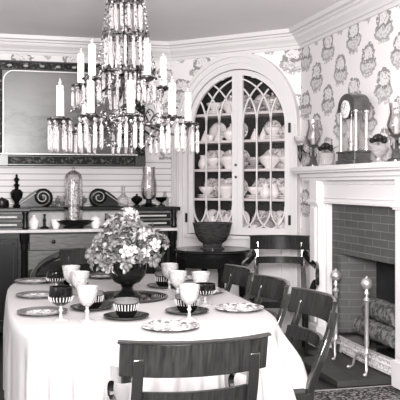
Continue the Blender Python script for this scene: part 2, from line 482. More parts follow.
def leaf(side):
    bm = B()
    a0, a1 = (PI / 2, PI) if side < 0 else (0, PI / 2)
    arch_band(bm, .488, .488, .538, .538, .88, -.012, .018, a0, a1, 24, side < 0, side > 0)
    x0, x1 = (CU - .056, CU - .001) if side < 0 else (CU + .001, CU + .056)
    box(bm, x0, x1, -.012, .018, .88, ZS + .487)
    xa, xb = (CU - .49, CU - .05) if side < 0 else (CU + .05, CU + .49)
    box(bm, xa, xb, -.011, .017, .88, ZB)
    d = mk('door', bm, 'white', cup, True)
    ia, ib = min(abs(xa - CU), abs(xb - CU)), .488
    ws = (ib - .056) / 3
    cols = [CU + side * (.056 + ws * k) for k in range(4)]
    bm = B()
    def inside(u, z):
        k = (u - CU) * side
        return .05 < k and z > ZB - .004 and (k < .489 if z < ZS else k * k + (z - ZS) ** 2 < .489 ** 2)
    def bar(pts):
        run = []
        for p in pts:
            if inside(p[0], p[2]): run.append(p)
            else:
                if len(run) > 1: tube(bm, run, .0095, 4)
                run = []
        if len(run) > 1: tube(bm, run, .0095, 4)
    zl, zt = 1.15, 1.93
    for k in (1, 2): bar([(cols[k], 0, zl - .02 + (zt - zl + .04) * t / 12) for t in range(13)])
    for k in range(4):
        for dr in (-1, 1):
            R = .42
            bar([(cols[k] + dr * R * (1 - math.cos(t * .06)), 0, zt + R * math.sin(t * .06) * 1.05) for t in range(24)])
            bar([(cols[k] + dr * ws * 1.05 * (1 - math.cos(t * PI / 28)), 0, zl - .205 * math.sin(t * PI / 28)) for t in range(15)])
    mk('tracery', bm, 'white', d, False)
    bm = B()
    poly = [(CU + side * .05, ZB - .01)] + [(CU + side * .489 * math.cos(a), ZS + .489 * math.sin(a)) for a in [i * (PI / 2 - .1) / 16 for i in range(17)]] + [(CU + side * .05, ZS + .486)]
    poly.insert(1, (CU + side * .489, ZB - .01))
    prism(bm, poly, lambda u, z: (u, .009, z), lambda u, z: (u, .012, z))
    mk('glass_pane', bm, 'pane', d, False)
    bm = B()
    bm.free()
    for z in (1.03, 1.87):
        bm = B(); box(bm, CU + side * .548 - .012, CU + side * .548 + .012, -.042, -.034, z - .045, z + .045)
        mk('hinge', bm, 'frame_dark', d, False)
    if side < 0:
        for z in (1.54, 1.425):
            bm = B(); ball(bm, (CU - .01, -.025, z), .013, 10, 6); tube(bm, [(CU - .01, -.02, z), (CU - .01, -.008, z)], .006, 6)
            mk('knob', bm, 'brass_dark', d)
leaf(-1); leaf(1)

# china in the cupboard: every piece its own object
def china_mesh(kind):
    bm = B()
    if kind == 'plate':       # standing on its rim, leaning back
        T = Matrix.Translation((0, 0, .098)) @ Matrix.Rotation(math.radians(78), 4, 'X')
        lathe(bm, [(0, 0), (.06, 0), (.07, .004), (.1, .012), (.1, .015), (.068, .008), (0, .005)], n=20, M4=T)
    elif kind == 'teacup':
        lathe(bm, [(0, 0), (.022, 0), (.026, .01), (.04, .035), (.046, .065), (.043, .065), (.036, .03), (0, .012)], n=16)
        tube(bm, curve([(.043, 0, .055), (.07, 0, .05), (.066, 0, .025), (.036, 0, .02)], 4), .005, 6)
    elif kind == 'bowl':
        lathe(bm, [(0, 0), (.035, 0), (.04, .012), (.07, .04), (.085, .075), (.08, .075), (.06, .035), (0, .018)], n=18)
    elif kind == 'teapot':
        lathe(bm, [(0, 0), (.04, 0), (.045, .01), (.075, .045), (.08, .075), (.06, .105), (.04, .115), (.035, .125), (.012, .14), (.008, .148), (.013, .16), (0, .168)], n=18)
        tube(bm, curve([(.07, 0, .05), (.105, 0, .075), (.125, 0, .12)], 5), [.018] * 5 + [.012] * 5 + [.008], 8)
        tube(bm, curve([(-.065, 0, .1), (-.12, 0, .105), (-.115, 0, .05), (-.07, 0, .04)], 4), .007, 6)
    elif kind == 'tureen':
        lathe(bm, [(0, 0), (.06, 0), (.055, .02), (.1, .06), (.115, .1), (.118, .108), (.1, .125), (.055, .15), (.015, .16), (.012, .17), (.02, .185), (0, .195)], n=20)
        for s_ in (-1, 1): tube(bm, curve([(s_ * .105, 0, .08), (s_ * .145, 0, .09), (s_ * .14, 0, .115), (s_ * .112, 0, .105)], 4), .007, 6)
    elif kind == 'jug':
        lathe(bm, [(0, 0), (.035, 0), (.055, .045), (.05, .08), (.03, .11), (.038, .14), (.034, .14), (.026, .11), (0, .05)], n=16)
        tube(bm, curve([(.035, 0, .13), (.08, 0, .12), (.075, 0, .06), (.05, 0, .05)], 4), .006, 6)
    elif kind == 'flat_plate':
        lathe(bm, [(0, 0), (.055, 0), (.065, .004), (.095, .013), (.095, .017), (.062, .009), (0, .006)], n=20)
    elif kind == 'vase':      # bell-shaped covered sweetmeat, widening downwards
        lathe(bm, [(0, 0), (.045, 0), (.046, .01), (.035, .04), (.02, .075), (.008, .09), (.012, .1), (0, .112)], n=16)
    me = bpy.data.meshes.new(kind); bmesh.ops.recalc_face_normals(bm, faces=bm.faces); bm.to_mesh(me); bm.free()
    for p in me.polygons: p.use_smooth = True
    return me
CH = {}
def china(kind, mat):
    k = (kind, mat)
    if k not in CH:
        me = china_mesh(kind); me.materials.append(M[mat]); CH[k] = me
    return CH[k]
ORD = ['leftmost', 'second from left', 'third from left', 'fourth from left', 'fifth from left', 'sixth from left', 'seventh from left', 'eighth from left', 'ninth from left', 'tenth from left', 'eleventh from left', 'twelfth from left']
SHN = ['bottom shelf', 'second shelf up', 'middle shelf', 'fourth shelf up', 'top shelf']
def lw(u, y, z):
    c = math.sqrt(.5); return (C2[0] + c * u + c * y, C2[1] - c * u + c * y, z)
LAY = [   # per shelf: back-row upright plates (u), front row (kind, u, mat)
    ([.29, .40, .51, .62, .84, .94, 1.04, 1.14, 1.22], [('teacup', .28, 'china'), ('jug', .37, 'china'), ('teapot', .53, 'china'), ('teacup', .65, 'china'), ('teacup', .83, 'china'), ('teapot', .97, 'china_grey'), ('jug', 1.11, 'china'), ('teacup', 1.2, 'china')]),
    ([.28, .38, .49, .60, .84, .95, 1.05, 1.14, 1.22], [('bowl', .31, 'china'), ('tureen', .53, 'china'), ('teacup', .65, 'china'), ('bowl', .84, 'china'), ('jug', .95, 'china'), ('jug', 1.04, 'china'), ('bowl', 1.17, 'china')]),
    ([.28, .36, .50, .62, .96, 1.02, 1.08, 1.14, 1.20], [('jug', .27, 'china'), ('bowl', .38, 'china'), ('tureen', .57, 'china'), ('bowl', .83, 'china_grey'), ('tureen', 1.0, 'china'), ('bowl', 1.18, 'china')]),
    ([.36, .60, .96, 1.18], [('vase', .29, 'china'), ('teacup', .35, 'china'), ('vase', .44, 'china'), ('teapot', .58, 'china'), ('vase', .84, 'china'), ('vase', .93, 'china'), ('bowl', 1.03, 'china'), ('teapot', 1.17, 'china_pat')]),
    ([.52, .64, .86, 1.05], [('bowl', .40, 'china'), ('tureen', .58, 'china'), ('bowl', .86, 'china_grey'), ('tureen', 1.03, 'china_pat')]),
]
NICE = {'teacup': 'teacup', 'jug': 'cream jug', 'teapot': 'teapot', 'bowl': 'bowl', 'tureen': 'covered tureen', 'vase': 'bell-shaped dish', 'plate': 'plate', 'flat_plate': 'plate lying flat'}
OBN = {'vase': 'covered_dish', 'jug': 'cream_jug', 'bowl': 'china_bowl', 'plate': 'china_plate', 'flat_plate': 'china_plate', 'tureen': 'tureen', 'teapot': 'teapot', 'teacup': 'teacup'}
MN = {'china': 'white', 'china_grey': 'grey', 'china_pat': 'patterned'}
for s_, (bk, fr) in enumerate(LAY):
    for i, u in enumerate(bk):
        mt = 'china_pat' if (i + s_) % 3 else 'china'
        o = bpy.data.objects.new('china_plate', china('plate', mt)); C.objects.link(o)
        o.location = lw(u, .31, SH[s_]); o.rotation_euler = (0, 0, DROT)
        tag(o, '%s china plate standing at the back of the cupboard %s, %s' % (MN[mt], SHN[s_], ORD[i]), 'plate', 'upright plates in the corner cupboard')
    cnt = {}
    fr2 = []
    for (k, u, mt) in fr:
        if k == 'bowl':          # bowls stand on a little pile of plates
            for q in range(2): fr2.append(('flat_plate', u, mt, q * .0175))
            fr2.append((k, u, mt, .036))
        else: fr2.append((k, u, mt, 0))
    for (k, u, mt, dz) in fr2:
        o = bpy.data.objects.new(OBN[k], china(k, mt)); C.objects.link(o)
        if k in ('tureen',) : o.scale = (.9, .9, .95)
        o.location = lw(u, .165, SH[s_] + dz); o.rotation_euler = (0, 0, DROT + (.3 if k in ('teacup', 'jug') else 0))
        if k == 'flat_plate':
            key = ('p', mt, round(dz, 3)); i = cnt.get(key, 0); cnt[key] = i + 1
            lab = '%s china plate lying %s under the %s bowl, cupboard %s' % (MN[mt], 'lowest' if dz == 0 else 'directly', ORD[cnt.get(('bowl_seen',), 0)], SHN[s_])
            gp = 'plates piled under bowls in the corner cupboard'
        else:
            i = cnt.get(k, 0); cnt[k] = i + 1
            if k == 'bowl': cnt[('bowl_seen',)] = cnt.get(('bowl_seen',), 0) + 1
            tot = sum(1 for f in fr if f[0] == k)
            lab = '%s china %s on the cupboard %s' % (MN[mt], NICE[k], SHN[s_]) + ((', ' + ORD[i] + ' of its kind') if tot > 1 else ', front row')
            gp = NICE[k] + ' pieces in the corner cupboard'
        tag(o, lab, NICE[k].split()[-1] if k != 'flat_plate' else 'plate', gp)

# ------------------------------------------------------------------ fireplace
fp = thing('fireplace', 'white painted mantelpiece round a grey brick fireplace on the right', 'fireplace', (XR, 5.175, 0))
fc = 5.175
def fy(o): return (fc + o, fc - o)
bm = B(); box(bm, 2.41, XR, fc - 1.005, fc + 1.005, 1.462, 1.498); box(bm, 2.43, XR, fc - .985, fc + .985, 1.445, 1.465)
mk('mantel_shelf', bm, 'mantelwhite', fp, False, .004, True)
bm = B(); box(bm, 2.47, XR, fc - .94, fc + .94, 1.41, 1.447); box(bm, 2.49, XR, fc - .92, fc + .92, 1.385, 1.41)
mk('bed_moulding', bm, 'mantelwhite', fp, False, .004, True)
bm = B(); box(bm, 2.545, XR, fc - .77, fc + .77, 1.206, 1.388)
for (y0, y1, z0, z1) in ((fc - .63, fc + .63, 1.355, 1.365), (fc - .63, fc + .63, 1.245, 1.255), (fc - .63, fc - .62, 1.245, 1.365), (fc + .62, fc + .63, 1.245, 1.365)):
    box(bm, 2.535, 2.55, y0, y1, z0, z1)
box(bm, 2.53, XR, fc - .62, fc + .62, 1.205, 1.228)
mk('frieze', bm, 'mantelwhite', fp, False, .003, True)
for s_ in (1, -1):
    a, b_ = sorted((fc + s_ * .62, fc + s_ * .79)); bm = B()
    box(bm, 2.50, XR, a, b_, .05, 1.21); box(bm, 2.485, 2.50, a + .035, b_ - .035, .25, 1.17)
    box(bm, 2.485, XR, a - .01, b_ + .01, 1.19, 1.24); box(bm, 2.475, XR, a - .02, b_ + .02, 1.205, 1.225)
    box(bm, 2.49, XR, a + .01, b_ - .01, 1.24, 1.39); box(bm, 2.48, XR, a - .012, b_ + .012, .05, .22)
    mk('pilaster', bm, 'mantelwhite', fp, False, .003, True)
    bm = B(); a, b_ = sorted((fc + s_ * .575, fc + s_ * .63))
    box(bm, 2.56, XR, a, b_, .05, 1.21); mk('inner_moulding', bm, 'mantelwhite', fp, False, .003, True)
bm = B()
box(bm, 2.60, XR + .02, fc + .45, fc + .60, .05, 1.21); box(bm, 2.60, XR + .02, fc - .60, fc - .45, .05, 1.21); box(bm, 2.60, XR + .02, fc - .45, fc + .45, FZ, 1.21)
mk('brick_surround', bm, 'brick_f', fp, False, 0, True)
for s_ in (1, -1):      # splayed cheeks of the firebox
    bm = B()
    hexa(bm, [(2.62, fc + s_ * .45, .05), (2.90, fc + s_ * .36, .05), (2.90, fc + s_ * .50, .05), (2.62, fc + s_ * .50, .05),
              (2.62, fc + s_ * .45, .84), (2.90, fc + s_ * .36, .84), (2.90, fc + s_ * .50, .84), (2.62, fc + s_ * .50, .84)])
    mk('firebox_cheek', bm, 'brick_s', fp, False, 0, True)
bm = B(); box(bm, 2.88, 2.96, fc - .5, fc + .5, .03, 1.0); box(bm, XR + .02, 2.96, fc - .5, fc + .5, .84, .9)
mk('firebox_back', bm, 'soot', fp, False, 0, True)
bm = B(); box(bm, 2.6, 2.88, fc - .45, fc + .45, .005, .045); box(bm, 2.36, 2.6, 4.78, 5.75, .002, .045); box(bm, 2.20, 2.36, 4.78, 5.54, .002, .045); mk('hearth', bm, 'hearth', fp, False, .004, True)

# andirons
def andiron(y, label):
    t = thing('andiron', label, 'andiron', (2.51, y, .046), 0, 'pair of brass andirons')
    bm = B()
    lathe(bm, [(0, .10), (.03, .10), (.034, .12), (.02, .14), (.014, .17), (.018, .2), (.015, .23), (.0145, .48), (.02, .49), (.026, .50), (.02, .512), (.011, .52), (.011, .535), (.02, .545), (.016, .56), (.012, .575), (0, .576)], n=14)
    mk('post', bm, 'brass', t)
    bm = B(); ball(bm, (0, 0, .615), .042, 14, 10); lathe(bm, [(0, .65), (.012, .652), (.008, .665), (0, .672)], n=10); mk('ball_finial', bm, 'brass', t)
    for s_ in (-1, 1):
        bm = B(); tube(bm, curve([(0, s_ * .015, .12), (-.03, s_ * .055, .125), (-.05, s_ * .09, .075), (-.055, s_ * .105, .03), (-.075, s_ * .125, .008)], 5), [.013] * 8 + [.009] * 8 + [.007] * 4 + [.009], 8)
        ball(bm, (-.078, s_ * .127, .012), .013, 8, 6, (1.2, 1, .9)); mk('leg', bm, 'brass', t)
    bm = B(); tube(bm, [(.0, 0, .17), (.15, 0, .165), (.28, 0, .16), (.29, 0, .004)], .011, 6); mk('log_bar', bm, 'frame_dark', t)
    return t
andiron(5.48, 'tall brass ball-topped andiron at the far side of the hearth')
andiron(4.97, 'tall brass ball-topped andiron at the near side, before the logs')
fen = thing('fire_fender', 'low pale pierced fender across the fireplace opening between the andirons', 'fender', (2.585, 5.175, .046))
bm = B()
N = 48
for i in range(N):
    y0 = -.42 + .84 * i / N; y1 = -.42 + .84 * (i + .72) / N
    x = lambda y: .0 + .012 * (y / .42) ** 2
    h = .115 + .012 * math.sin(i * 1.1)
    hexa(bm, [(x(y0), y0, .012), (x(y1), y1, .012), (x(y1) + .005, y1, .012), (x(y0) + .005, y0, .012), (x(y0), y0, h), (x(y1), y1, h), (x(y1) + .005, y1, h), (x(y0) + .005, y0, h)])
for z in (.03, .07, .105): tube(bm, [(.0 + .012 * (y / .42) ** 2 + .003, y, z) for y in [-.42 + .84 * k / 16 for k in range(17)]], .009, 6)
mk('pierced_gallery', bm, 'pale', fen, False)
bm = B(); tube(bm, [(.012 * (y / .42) ** 2, y, .125) for y in [-.425 + .85 * k / 16 for k in range(17)]], .008, 8); mk('top_rail', bm, 'brass', fen)
for s_ in (-1, 1):
    bm = B(); ball(bm, (.012, s_ * .41, .01), .0105, 8, 6); mk('foot', bm, 'brass', fen)
def log(y0, y1, x, z, r, label, tilt=0):
    bm = B(); pts = [(x + tilt * (k / 6 - .5), y0 + (y1 - y0) * k / 6, z) for k in range(7)]
    tube(bm, pts, [r * (1 + .06 * math.sin(k * 2.1)) for k in range(7)], 14)
    o = mk('log', bm, 'bark', None); tag(o, label, 'log', 'logs piled in the firebox'); return o
log(4.86, 5.42, 2.69, .285, .072, 'thick front log lying across the andiron bars, nearest the fender')
log(4.90, 5.42, 2.815, .27, .055, 'thick rear log lying across the andiron bars')
log(4.84, 5.33, 2.715, .437, .078, 'large grey log on top of the pile in the firebox', .03)
log(4.88, 5.22, 2.82, .365, .04, 'thinner log resting at the back of the pile', .0)
cl = [(2.69, 4.83, .085), (2.69, 4.91, .085), (2.68, 5.06, .085), (2.70, 5.16, .085), (2.68, 5.30, .085), (2.70, 5.39, .085)]
cn = ['nearest', 'second', 'third', 'fourth', 'fifth', 'farthest']
for (x, y, z), nm in zip(cl, cn):
    bm = B()
    lathe(bm, [(0, -.038)] + [((.037 if k % 2 else .026) * math.sin(PI * (k + .5) / 13) ** .6, -.038 + .085 * k / 12) for k in range(1, 12)] + [(0, .047)], n=9)
    o = mk('pine_cone', bm, 'cone', None, False, loc=(x, y, z)); tag(o, 'dark pine cone on the hearth under the logs, %s of the row' % nm, 'pine cone', 'pine cones behind the fender')

# rug
bm = B(); box(bm, 1.55, 2.66, 2.0, 4.70, .001, .012)
rg = mk('rug', bm, 'rug', None, False); tag(rg, 'patterned oriental rug on the dark floor before the hearth', 'rug')
bm = B(); box(bm, 1.56, 2.65, 4.70, 4.735, .001, .009); mk('fringe', bm, 'fringe', rg, False)

# ------------------------------------------------------------------ mantel ornaments
ZM = 1.4985
def clock():
    t = thing('mantel_clock', 'dark arched mantel clock with white dial and four pale columns', 'clock', (2.545, 5.25, ZM))
    dx, dy = .062, .145       # half depth, half width
    bm = B(); box(bm, -dx - .012, dx + .012, -dy - .012, dy + .012, 0, .03); box(bm, -dx, dx, -dy, dy, .03, .085); box(bm, -dx - .008, dx + .008, -dy - .008, dy + .008, .085, .1)
    mk('base', bm, 'clock_dark', t, False, .003)
    for sx in (-1, 1):
        for sy in (-1, 1):
            bm = B(); lathe(bm, [(0, .1), (.018, .1), (.018, .112), (.013, .118), (.0115, .37), (.018, .378), (.018, .39), (0, .39)], (sx * (dx - .02), sy * (dy - .022), 0), 14); mk('column', bm, 'clockcol', t)
    bm = B(); box(bm, -dx, dx, -dy, dy, .39, .425)
    n = 16; out = [(-dy, .425)] + [(-dy * .96 * math.cos(PI * i / n), .425 + .095 * math.sin(PI * i / n)) for i in range(n + 1)] + [(dy, .425)]
    prism(bm, out, lambda y, z: (-dx, y, z), lambda y, z: (dx, y, z))
    mk('arched_hood', bm, 'clock_dark', t, False, .003)
    T = Matrix.Translation((-dx - .001, 0, .405)) @ Matrix.Rotation(-PI / 2, 4, 'Y')
    bm = B(); lathe(bm, [(0, 0), (.066, 0), (.066, .008), (.056, .012), (0, .012)], n=28, M4=T); d = mk('dial', bm, 'dial', t)
    bm = B()
    for i in range(12):
        a = i * PI / 6
        hexa(bm, [tuple(Vector((-dx - .0145 + .001 * (k // 4), r * math.sin(a) + w_ * math.cos(a), .405 + r * math.cos(a) - w_ * math.sin(a)))) for k, (r, w_) in enumerate([(.04, -.0025), (.051, -.0025), (.051, .0025), (.04, .0025)] * 2)])
    tube(bm, [(-dx - .014, 0, .405), (-dx - .014, .028, .425)], .002, 5); tube(bm, [(-dx - .014, 0, .405), (-dx - .014, -.02, .447)], .002, 5)
    mk('hands_and_numerals', bm, 'ink', d, False)
    bm = B(); tube(bm, [(0, 0, .38), (0, 0, .19)], .003, 6); lathe(bm, [(0, -.006), (.03, -.004), (.03, .004), (0, .006)], (0, 0, .17), 16, Matrix.Rotation(PI / 2, 4, 'Y')); mk('pendulum', bm, 'brass', t)
    bm = B(); box(bm, -dx + .02, dx - .02, -.05, .05, .335, .392); mk('movement', bm, 'brass_dark', t, False, .003)
    for sy in (-1, 1):
        bm = B(); box(bm, -dx + .03, dx - .03, sy * (dy - .024), sy * (dy - .02), .1, .39); mk('glass_side', bm, 'dome', t, False)
clock()
def girandole(y, label, armdir):
    t = thing('girandole_lamp', label, 'lamp', (2.545, y, ZM), 0, 'glass-shaded lamps on the mantel'); t.scale = (1.15, 1.05, 1.13)
    bm = B(); lathe(bm, [(0, 0), (.05, 0), (.05, .015), (.03, .025), (.026, .05), (.02, .06), (.03, .09), (.018, .12), (.012, .14), (.03, .15), (.045, .16), (0, .165)], n=16); mk('base', bm, 'clock_dark', t)
    bm = B(); lathe(bm, [(.032, .162), (.05, .19), (.056, .22), (.045, .26), (.036, .29), (.042, .345), (.040, .345), (.034, .29), (.043, .26), (.053, .22), (.047, .19), (.03, .164)], n=20); mk('glass_shade', bm, 'dome', t)
    bm = B(); lathe(bm, [(0, .165), (.014, .166), (.013, .25), (.003, .262), (0, .275)], n=10); mk('candle', bm, 'candle', t)
    bm = B(); pts = curve([(0, 0, .13), (-.01, armdir * .06, .10), (-.02, armdir * .14, .12), (-.03, armdir * .19, .17)], 5); tube(bm, pts, .007, 8); mk('arm', bm, 'frame_dark', t)
    c = (-.03, armdir * .19, 0)
    bm = B(); lathe(bm, [(0, .165), (.022, .17), (.042, .2), (.048, .235), (.045, .235), (.038, .2), (0, .178)], c, 18); mk('glass_cup', bm, 'glass_item', t)
    bm = B(); lathe(bm, [(0, .03), (.006, .05), (.018, .08), (.01, .11), (.02, .14), (.024, .165), (0, .168)], c, 12); mk('pendant', bm, 'frame_dark', t)
    for k in range(8):
        a = k * PI / 4; bm = B(); px, py = .044 * math.cos(a), .044 * math.sin(a)
        lathe(bm, [(0, .07), (.006, .085), (.005, .13), (0, .145)], (px, py, 0), 6); mk('crystal_prism', bm, 'crystal', t)
    return t
girandole(6.0, 'glass-shaded girandole lamp at the far end of the mantel, by the cupboard', 1)
def fruit_vase(y, label, first):
    t = thing('fruit_compote', label, 'vase', (2.545, y, ZM), 0, 'glass compotes of dark fruit on the mantel')
    bm = B(); lathe(bm, [(0, 0), (.05, 0), (.052, .012), (.02, .02), (.014, .04), (.03, .055), (.055, .085), (.07, .12), (.066, .12), (.05, .088), (0, .065)] if not first else [(0, 0), (.06, 0), (.065, .02), (.06, .07), (.07, .105), (.066, .105), (.055, .07), (.05, .02), (0, .015)], n=20); mk('bowl', bm, 'glass_item', t)
    z0 = .12 if not first else .105
    for k in range(11):
        a = k * 2.4; r = .05 * math.sqrt(k / 11); bm = B(); ball(bm, (r * math.cos(a), r * math.sin(a), z0 + .03 + .035 * (1 - (r / .05) ** 2)), .02, 10, 7)
        mk('fruit', bm, 'fdark', t)
    bm = B()
    for k in range(9):
        a = k * 2 * PI / 9; d = Vector((math.cos(a), math.sin(a), 0)); s_ = Vector((-d.y, d.x, 0)); p = Vector((0, 0, z0 + .025))
        prism(bm, [(.04, 0), (.065, .016), (.1, 0), (.065, -.016)], lambda u, v: p + d * u + s_ * v + Vector((0, 0, .5 * (u - .04))), lambda u, v: p + d * u + s_ * v + Vector((0, 0, .5 * (u - .04) + .002)))
    mk('leaves', bm, 'fdark', t, False)
fruit_vase(5.74, 'thick glass vase of dark fruit on the mantel left of the clock', True)
fruit_vase(4.86, 'footed glass compote of dark fruit on the mantel right of the clock', False)
girandole(4.62, 'glass-shaded girandole lamp at the near end of the mantel, right edge of the photo', -1)

# ------------------------------------------------------------------ sideboard
sb = thing('sideboard', 'dark wooden sideboard with scrolled back and raised end drawers', 'sideboard', (.80, 7.27, 0))
YF0, YF1 = 7.0, 7.555
LX0, LX1, RX0, RX1 = -.16, .285, 1.18, 1.62
bm = B(); box(bm, LX1 - .05, RX0 + .05, YF0 + .02, YF1, .55, .93); box(bm, LX0 + .02, RX1 - .02, YF0 + .12, YF1, .2, .93); mk('carcass', bm, 'side_wood', sb, False, .003, True)
bm = B(); box(bm, LX0 - .01, RX1 + .01, YF0 - .015, YF1, .93, .957); mk('deck', bm, 'deck', sb, False, .004, True)
for (a, b_) in ((LX0, LX1), (RX0, RX1)):
    bm = B(); box(bm, a, b_, YF0 + .01, YF1 - .1, .957, 1.115); mk('end_box', bm, 'side_light', sb, False, .003, True)
    for z0, z1 in ((.975, 1.028), (1.045, 1.095)):
        bm = B(); box(bm, a + .03, b_ - .06, YF0 - .004, YF0 + .02, z0, z1); d = mk('drawer', bm, 'side_dark', sb, False, .003, True)
        bm = B(); box(bm, a + .07, b_ - .1, YF0 - .012, YF0 - .003, (z0 + z1) / 2 - .007, (z0 + z1) / 2 + .007); mk('inlay_strip', bm, 'side_edge', d, False, .001, True)
    bm = B(); lathe(bm, [(0, .96), (.025, .96), (.03, .98), (.022, 1.0), (.03, 1.035), (.022, 1.07), (.03, 1.1), (.028, 1.115), (0, 1.115)], (b_ - .028, YF0 + .005, 0), 14); mk('corner_bobbin', bm, 'side_dark', sb, True, 0, True)
    # pedestal below
    bm = B(); box(bm, a, b_, YF0 + .03, YF1, .06, .93); mk('pedestal', bm, 'side_wood', sb, False, .004, True)
    bm = B(); box(bm, a + .04, b_ - .09, YF0 + .012, YF0 + .04, .12, .88); d = mk('door', bm, 'side_dark', sb, False, .004, True)
    bm = B(); 
    for (x0, x1, z0, z1) in ((a + .075, b_ - .125, .83, .84), (a + .075, b_ - .125, .16, .17), (a + .075, a + .085, .16, .84), (b_ - .135, b_ - .125, .16, .84)): box(bm, x0, x1, YF0 + .004, YF0 + .014, z0, z1)
    mk('door_bead', bm, 'side_wood', d, False, .001, True)
    for xx in (a + .018, b_ - .035):
        bm = B(); lathe(bm, [(0, 0), (.022, 0), (.03, .03), (.024, .06), (.026, .1), (.031, .4), (.028, .78), (.036, .8), (.03, .82), (.04, .85), (.045, .93), (0, .93)], (xx, YF0 + .02, 0), 14); mk('column', bm, 'side_dark', sb, True, 0, True)
bm = B(); box(bm, LX0 - .03, LX1 + .02, YF0 - .02, YF1, 1.115, 1.15); box(bm, RX0 - .02, RX1 + .03, YF0 - .02, YF1, 1.115, 1.15); box(bm, LX1, RX0, 7.26, YF1, 1.115, 1.15)
mk('upper_shelf', bm, 'side_dark', sb, False, .006, True)
bm = B(); box(bm, LX1, RX0, 7.50, YF1, .957, 1.115); mk('back_board', bm, 'deck', sb, False, 0, True)
bm = B(); box(bm, LX1 + .01, RX0 - .01, YF0, YF0 + .03, .775, .915); d = mk('long_drawer', bm, 'side_light', sb, False, .004, True)
for xx in (.50, .97):
    bm = B(); lathe(bm, [(0, 0), (.012, 0), (.01, .012), (.018, .022), (0, .03)], (xx, YF0, .85), 12, Matrix.Rotation(PI / 2, 4, 'X')); mk('knob', bm, 'side_dark', d, True, 0, True)
bm = B()
n = 20   # curved apron under the drawer
for i in range(n):
    u0, u1 = i / n, (i + 1) / n; f = lambda u: .60 + .10 * (1 - (2 * u - 1) ** 2)
    a, b_ = LX1 + (RX0 - LX1) * u0, LX1 + (RX0 - LX1) * u1
    hexa(bm, [(a, YF0 + .01, f(u0)), (b_, YF0 + .01, f(u1)), (b_, YF0 + .04, f(u1)), (a, YF0 + .04, f(u0)), (a, YF0 + .01, .77), (b_, YF0 + .01, .77), (b_, YF0 + .04, .77), (a, YF0 + .04, .77)])
mk('apron', bm, 'side_light', sb, False, 0, True)
def scroll(cx, sgn):
    bm = B(); zc, yy = 1.235, 7.33
    pts = []
    for k in range(40):
        a = -PI / 2 + k * .33; r = .074 - .0016 * k
        pts.append((cx + sgn * r * math.cos(a), yy, zc + r * math.sin(a)))
    tube(bm, pts[::-1], [.008 + .0003 * k for k in range(40)], 8, (1, 1.6))
    outl = [(-.012, -.083), (.05, -.07), (.082, -.02), (.075, .04), (.03, .082), (-.03, .08), (-.085, .055), (-.14, .015), (-.19, -.03), (-.235, -.06), (-.25, -.083)]
    prism(bm, outl, lambda u, v: (cx + sgn * u, yy + .004, zc + v), lambda u, v: (cx + sgn * u, yy + .04, zc + v))
    return mk('back_scroll', bm, 'side_dark', sb, True, 0, True), pts
s1, p1 = scroll(.425, 1); s2, p2 = scroll(.945, -1)
for s_, cx, sg in ((s1, .425, 1), (s2, .945, -1)):
    bm = B(); pts = []
    for k in range(30):
        a = -PI / 2 + k * .33; r = .068 - .0017 * k; pts.append((cx + sg * r * math.cos(a), 7.317, 1.235 + r * math.sin(a)))
    tube(bm, pts, .0042, 6); mk('gilt_line', bm, 'side_edge', s_, True, 0, True)
    bm = B(); tube(bm, curve([(cx - sg * .06, 7.322, 1.278), (cx - sg * .12, 7.322, 1.235), (cx - sg * .2, 7.322, 1.18)], 6), .004, 6); mk('carved_leaf', bm, 'side_edge', s_, True, 0, True)
for k in range(6):
    bm = B(); ball(bm, (.53 + .036 * k + (.20 if k > 2 else 0) * .5, 7.33, 1.178 + .03 * (k % 2)), .026, 10, 6, (1, .6, 1)); mk('carved_rosette', bm, 'side_light', sb, True, 0, True)

# painting over the sideboard
pt = thing('framed_painting', 'wide faded landscape in a dark carved frame above the sideboard', 'painting', (.72, 7.555, 1.52))
X0, X1, Z0, Z1 = .02, 1.42, 1.53, 2.515
bm = B(); box(bm, X0, X1, 7.50, 7.56, Z1 - .085, Z1); box(bm, X0, X1, 7.50, 7.56, Z0, Z0 + .105); box(bm, X0, X0 + .045, 7.50, 7.56, Z0 + .1, Z1 - .08); box(bm, X1 - .09, X1, 7.50, 7.56, Z0 + .1, Z1 - .08)
mk('frame', bm, 'gild', pt, False, .006, True)
for (z, r) in ((Z1 - .008, .01), (Z1 - .08, .009), (Z0 + .012, .012), (Z0 + .092, .008)):
    bm = B(); tube(bm, [(X0, 7.5, z), (X1, 7.5, z)], r, 8); mk('frame_moulding', bm, 'frame_dark', pt, True, 0, True)
for k in range(26):
    bm = B(); ball(bm, (X0 + .06 + k * .05, 7.498, Z1 - .045), .018, 8, 6, (1.3, .5, .7)); mk('carved_boss', bm, 'side_edge' if k % 3 == 1 else 'frame_dark', pt, True, 0, True)
bm = B(); tube(bm, [(X0 + .03, 7.493, Z0 + .112), (X1 - .08, 7.493, Z0 + .112)], .0075, 8); mk('gilt_bead', bm, 'gild_line', pt, True, 0, True)
bm = B(); rr = .10; xi, zi, za = X0 + .055, Z1 - .092, Z0 + .11
tube(bm, [(xi, 7.505, za)] + [(xi + rr - rr * math.cos(a), 7.505, zi - rr + rr * math.sin(a)) for a in [PI / 2 * i / 10 for i in range(11)]] + [(X1 - .09, 7.505, zi)], .008, 8); mk('inner_slip', bm, 'gild_line', pt, True, 0, True)
bm = B(); box(bm, X0 + .04, X1 - .085, 7.525, 7.545, Z0 + .1, Z1 - .08); mk('canvas', bm, 'canvas', pt, False, 0, True)
for xx in (X0 + .0, X1 - .10):
    bm = B(); box(bm, xx, xx + .10, 7.485, 7.5, Z0, Z0 + .105); mk('corner_block', bm, 'frame_dark', pt, False, .004, True)

